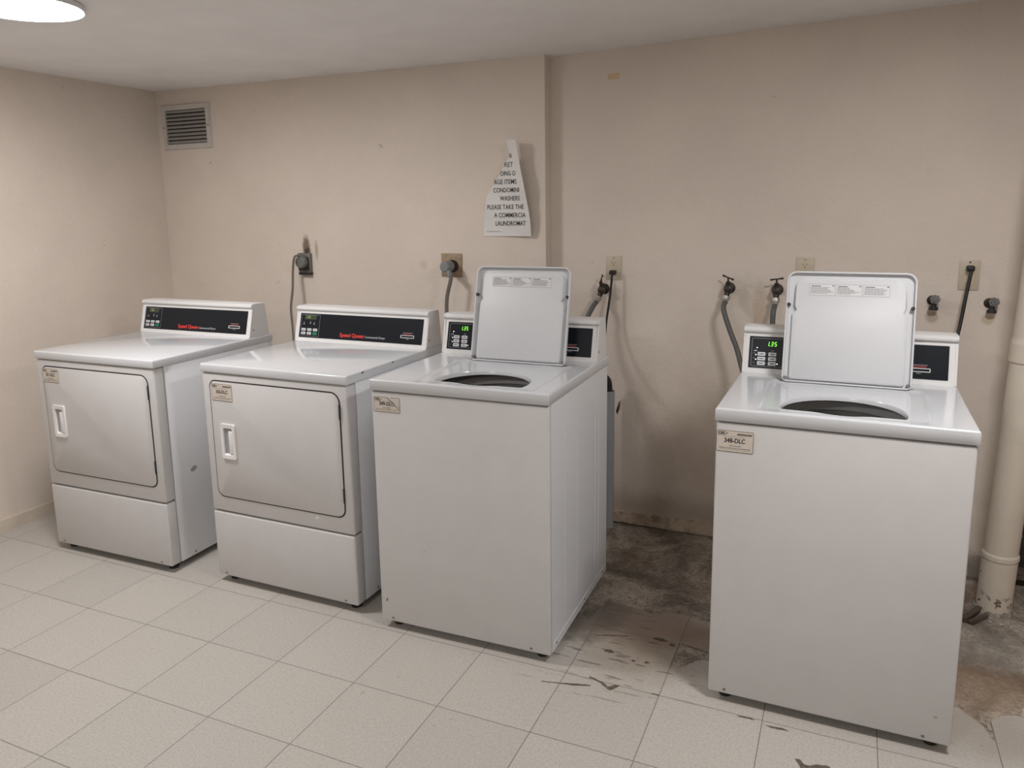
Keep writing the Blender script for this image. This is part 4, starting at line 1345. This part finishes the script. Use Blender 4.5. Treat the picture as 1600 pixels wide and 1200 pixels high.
# ================================================================== DRAIN PIPE
R = .0565
t = empty('drain_pipe', (2.853, .972, 0), 0, 'tall cream-painted vertical drain pipe at the right edge, flaking at its foot', 'pipe')
lean = .034
def px(z): return lean * z / 1.0
bm = BM()
def sect(z0, z1, r0, r1, n=40):
    a = []; b_ = []
    for i in range(n):
        th = 2 * PI * i / n
        a.append(bm.verts.new((px(z0) + r0 * math.cos(th), r0 * math.sin(th), z0))); b_.append(bm.verts.new((px(z1) + r1 * math.cos(th), r1 * math.sin(th), z1)))
    for i in range(n):
        j = (i + 1) % n; bm.faces.new((a[i], a[j], b_[j], b_[i]))
zz = [0, .2, .232]
sect(0, .200, R + .001, R + .001)
part('lower_section', bm, M_PIPE, t)
bm = BM()
sect(.200, .206, R + .001, R + .0035); sect(.206, .220, R + .0035, R + .003); sect(.220, .228, R + .003, R - .001)
part('collar', bm, M_PIPE, t)
bm = BM(); sect(.228, .93, R - .001, R - .001); part('middle_section', bm, M_PIPE, t)
bm = BM(); sect(.93, .936, R - .001, R + .004); sect(.936, 1.00, R + .004, R + .004); sect(1.00, 1.02, R + .004, R); sect(1.02, 2.20, R, R)
part('upper_section', bm, M_PIPE, t)
# flaked cement ring at the foot
bm = BM()
n = 40
ra = [bm.verts.new((((R + .011 + random.uniform(-.006, .010)) * math.cos(2 * PI * i / n)), (R + .011 + random.uniform(-.006, .010)) * math.sin(2 * PI * i / n), -.0035)) for i in range(n)]
rb = [bm.verts.new(((R + .004) * math.cos(2 * PI * i / n), (R + .004) * math.sin(2 * PI * i / n), .010 + random.uniform(-.004, .006))) for i in range(n)]
rc = [bm.verts.new(((R) * math.cos(2 * PI * i / n), (R) * math.sin(2 * PI * i / n), .008)) for i in range(n)]
for i in range(n):
    j = (i + 1) % n
    bm.faces.new((ra[i], ra[j], rb[j], rb[i])); bm.faces.new((rb[i], rb[j], rc[j], rc[i]))
part('foot_grout', bm, M_GROUT, t, recalc=True, smooth=False)

# broken wood and plaster around it
def chunk(name, c, size, rot, mat, label, cat, group=None):
    bm = BM(); a, b_, h = size
    add_box(bm, -a / 2, a / 2, -b_ / 2, b_ / 2, 0, h, .002, 1)
    bmesh.ops.subdivide_edges(bm, edges=bm.edges[:], cuts=1)
    for v_ in bm.verts: v_.co += Vector([random.uniform(-.0025, .0025), random.uniform(-.0025, .0025), random.uniform(-.0012, .0012) if v_.co.z > .003 else 0])
    o = link(name, to_mesh(bm), mat=mat, label=label, cat=cat, group=group, smooth=False)
    o.location = c; o.rotation_euler = (0, 0, rot)
    return o
chunk('wood_scrap', (2.775, .885, -.0035), (.125, .018, .020), 1.05, M_WOOD, 'dark splintered wood scrap on the floor, upper one left of the pipe foot', 'wood scrap')
chunk('wood_scrap', (2.792, .858, -.0035), (.095, .016, .016), 0.90, M_WOOD, 'shorter dark wood scrap lying nearest the pipe foot', 'wood scrap')
chunk('timber_sill', (3.15, 1.215, .030), (.46, .06, .030), -.02, M_WOOD, 'old timber sill across the broken wall at the right edge', 'timber')
chunk('timber_block', (3.15, 1.235, -.0035), (.42, .045, .0335), 0, M_VOID, 'dark block under the timber sill at the right edge', 'timber')
bm = BM()
add_poly(bm, lambda a, c: (a, YR - .004 - .01 * math.sin(c * 40), c), [(2.915, .20), (2.935, .24), (2.965, .25), (2.972, .20), (2.955, .15), (2.940, .17)])
bmesh.ops.solidify(bm, geom=bm.faces[:], thickness=.003)
link('plaster_flake', to_mesh(bm), mat=M_RAG, label='pale hanging flake of plaster at the broken wall edge', cat='plaster', smooth=False)
# torn flake of wall paper beside the standpipe
bm = BM()
add_poly(bm, lambda a, c: (a, YR - .0012 - max(0, a - 1.335) * .25, c), [(1.330, .545), (1.345, .590), (1.352, .600), (1.347, .560), (1.337, .530)])
bmesh.ops.solidify(bm, geom=bm.faces[:], thickness=.001)
link('paint_flake', to_mesh(bm), mat=M_CHIP, label='dark torn slit in the wall paint beside the grey drain tube', cat='paint flake', smooth=False)
# crumbs of plaster on the concrete by the pipe
random.seed(11)
for k in range(5):
    a, c = 2.83 + .03 * k, .862 + random.uniform(-.015, .02)
    bm = BM(); bmesh.ops.create_icosphere(bm, subdivisions=1, radius=.006)
    for v_ in bm.verts: v_.co = Vector((v_.co.x * random.uniform(.8, 1.5), v_.co.y * random.uniform(.8, 1.3), max(-.003, v_.co.z * .6)))
    o = link('plaster_crumb', to_mesh(bm), mat=M_RAG, label='small pale plaster crumb on the floor before the drain pipe', cat='plaster crumb', group='plaster crumbs before the drain pipe', smooth=False)
    o.location = (a, c, -.0005)
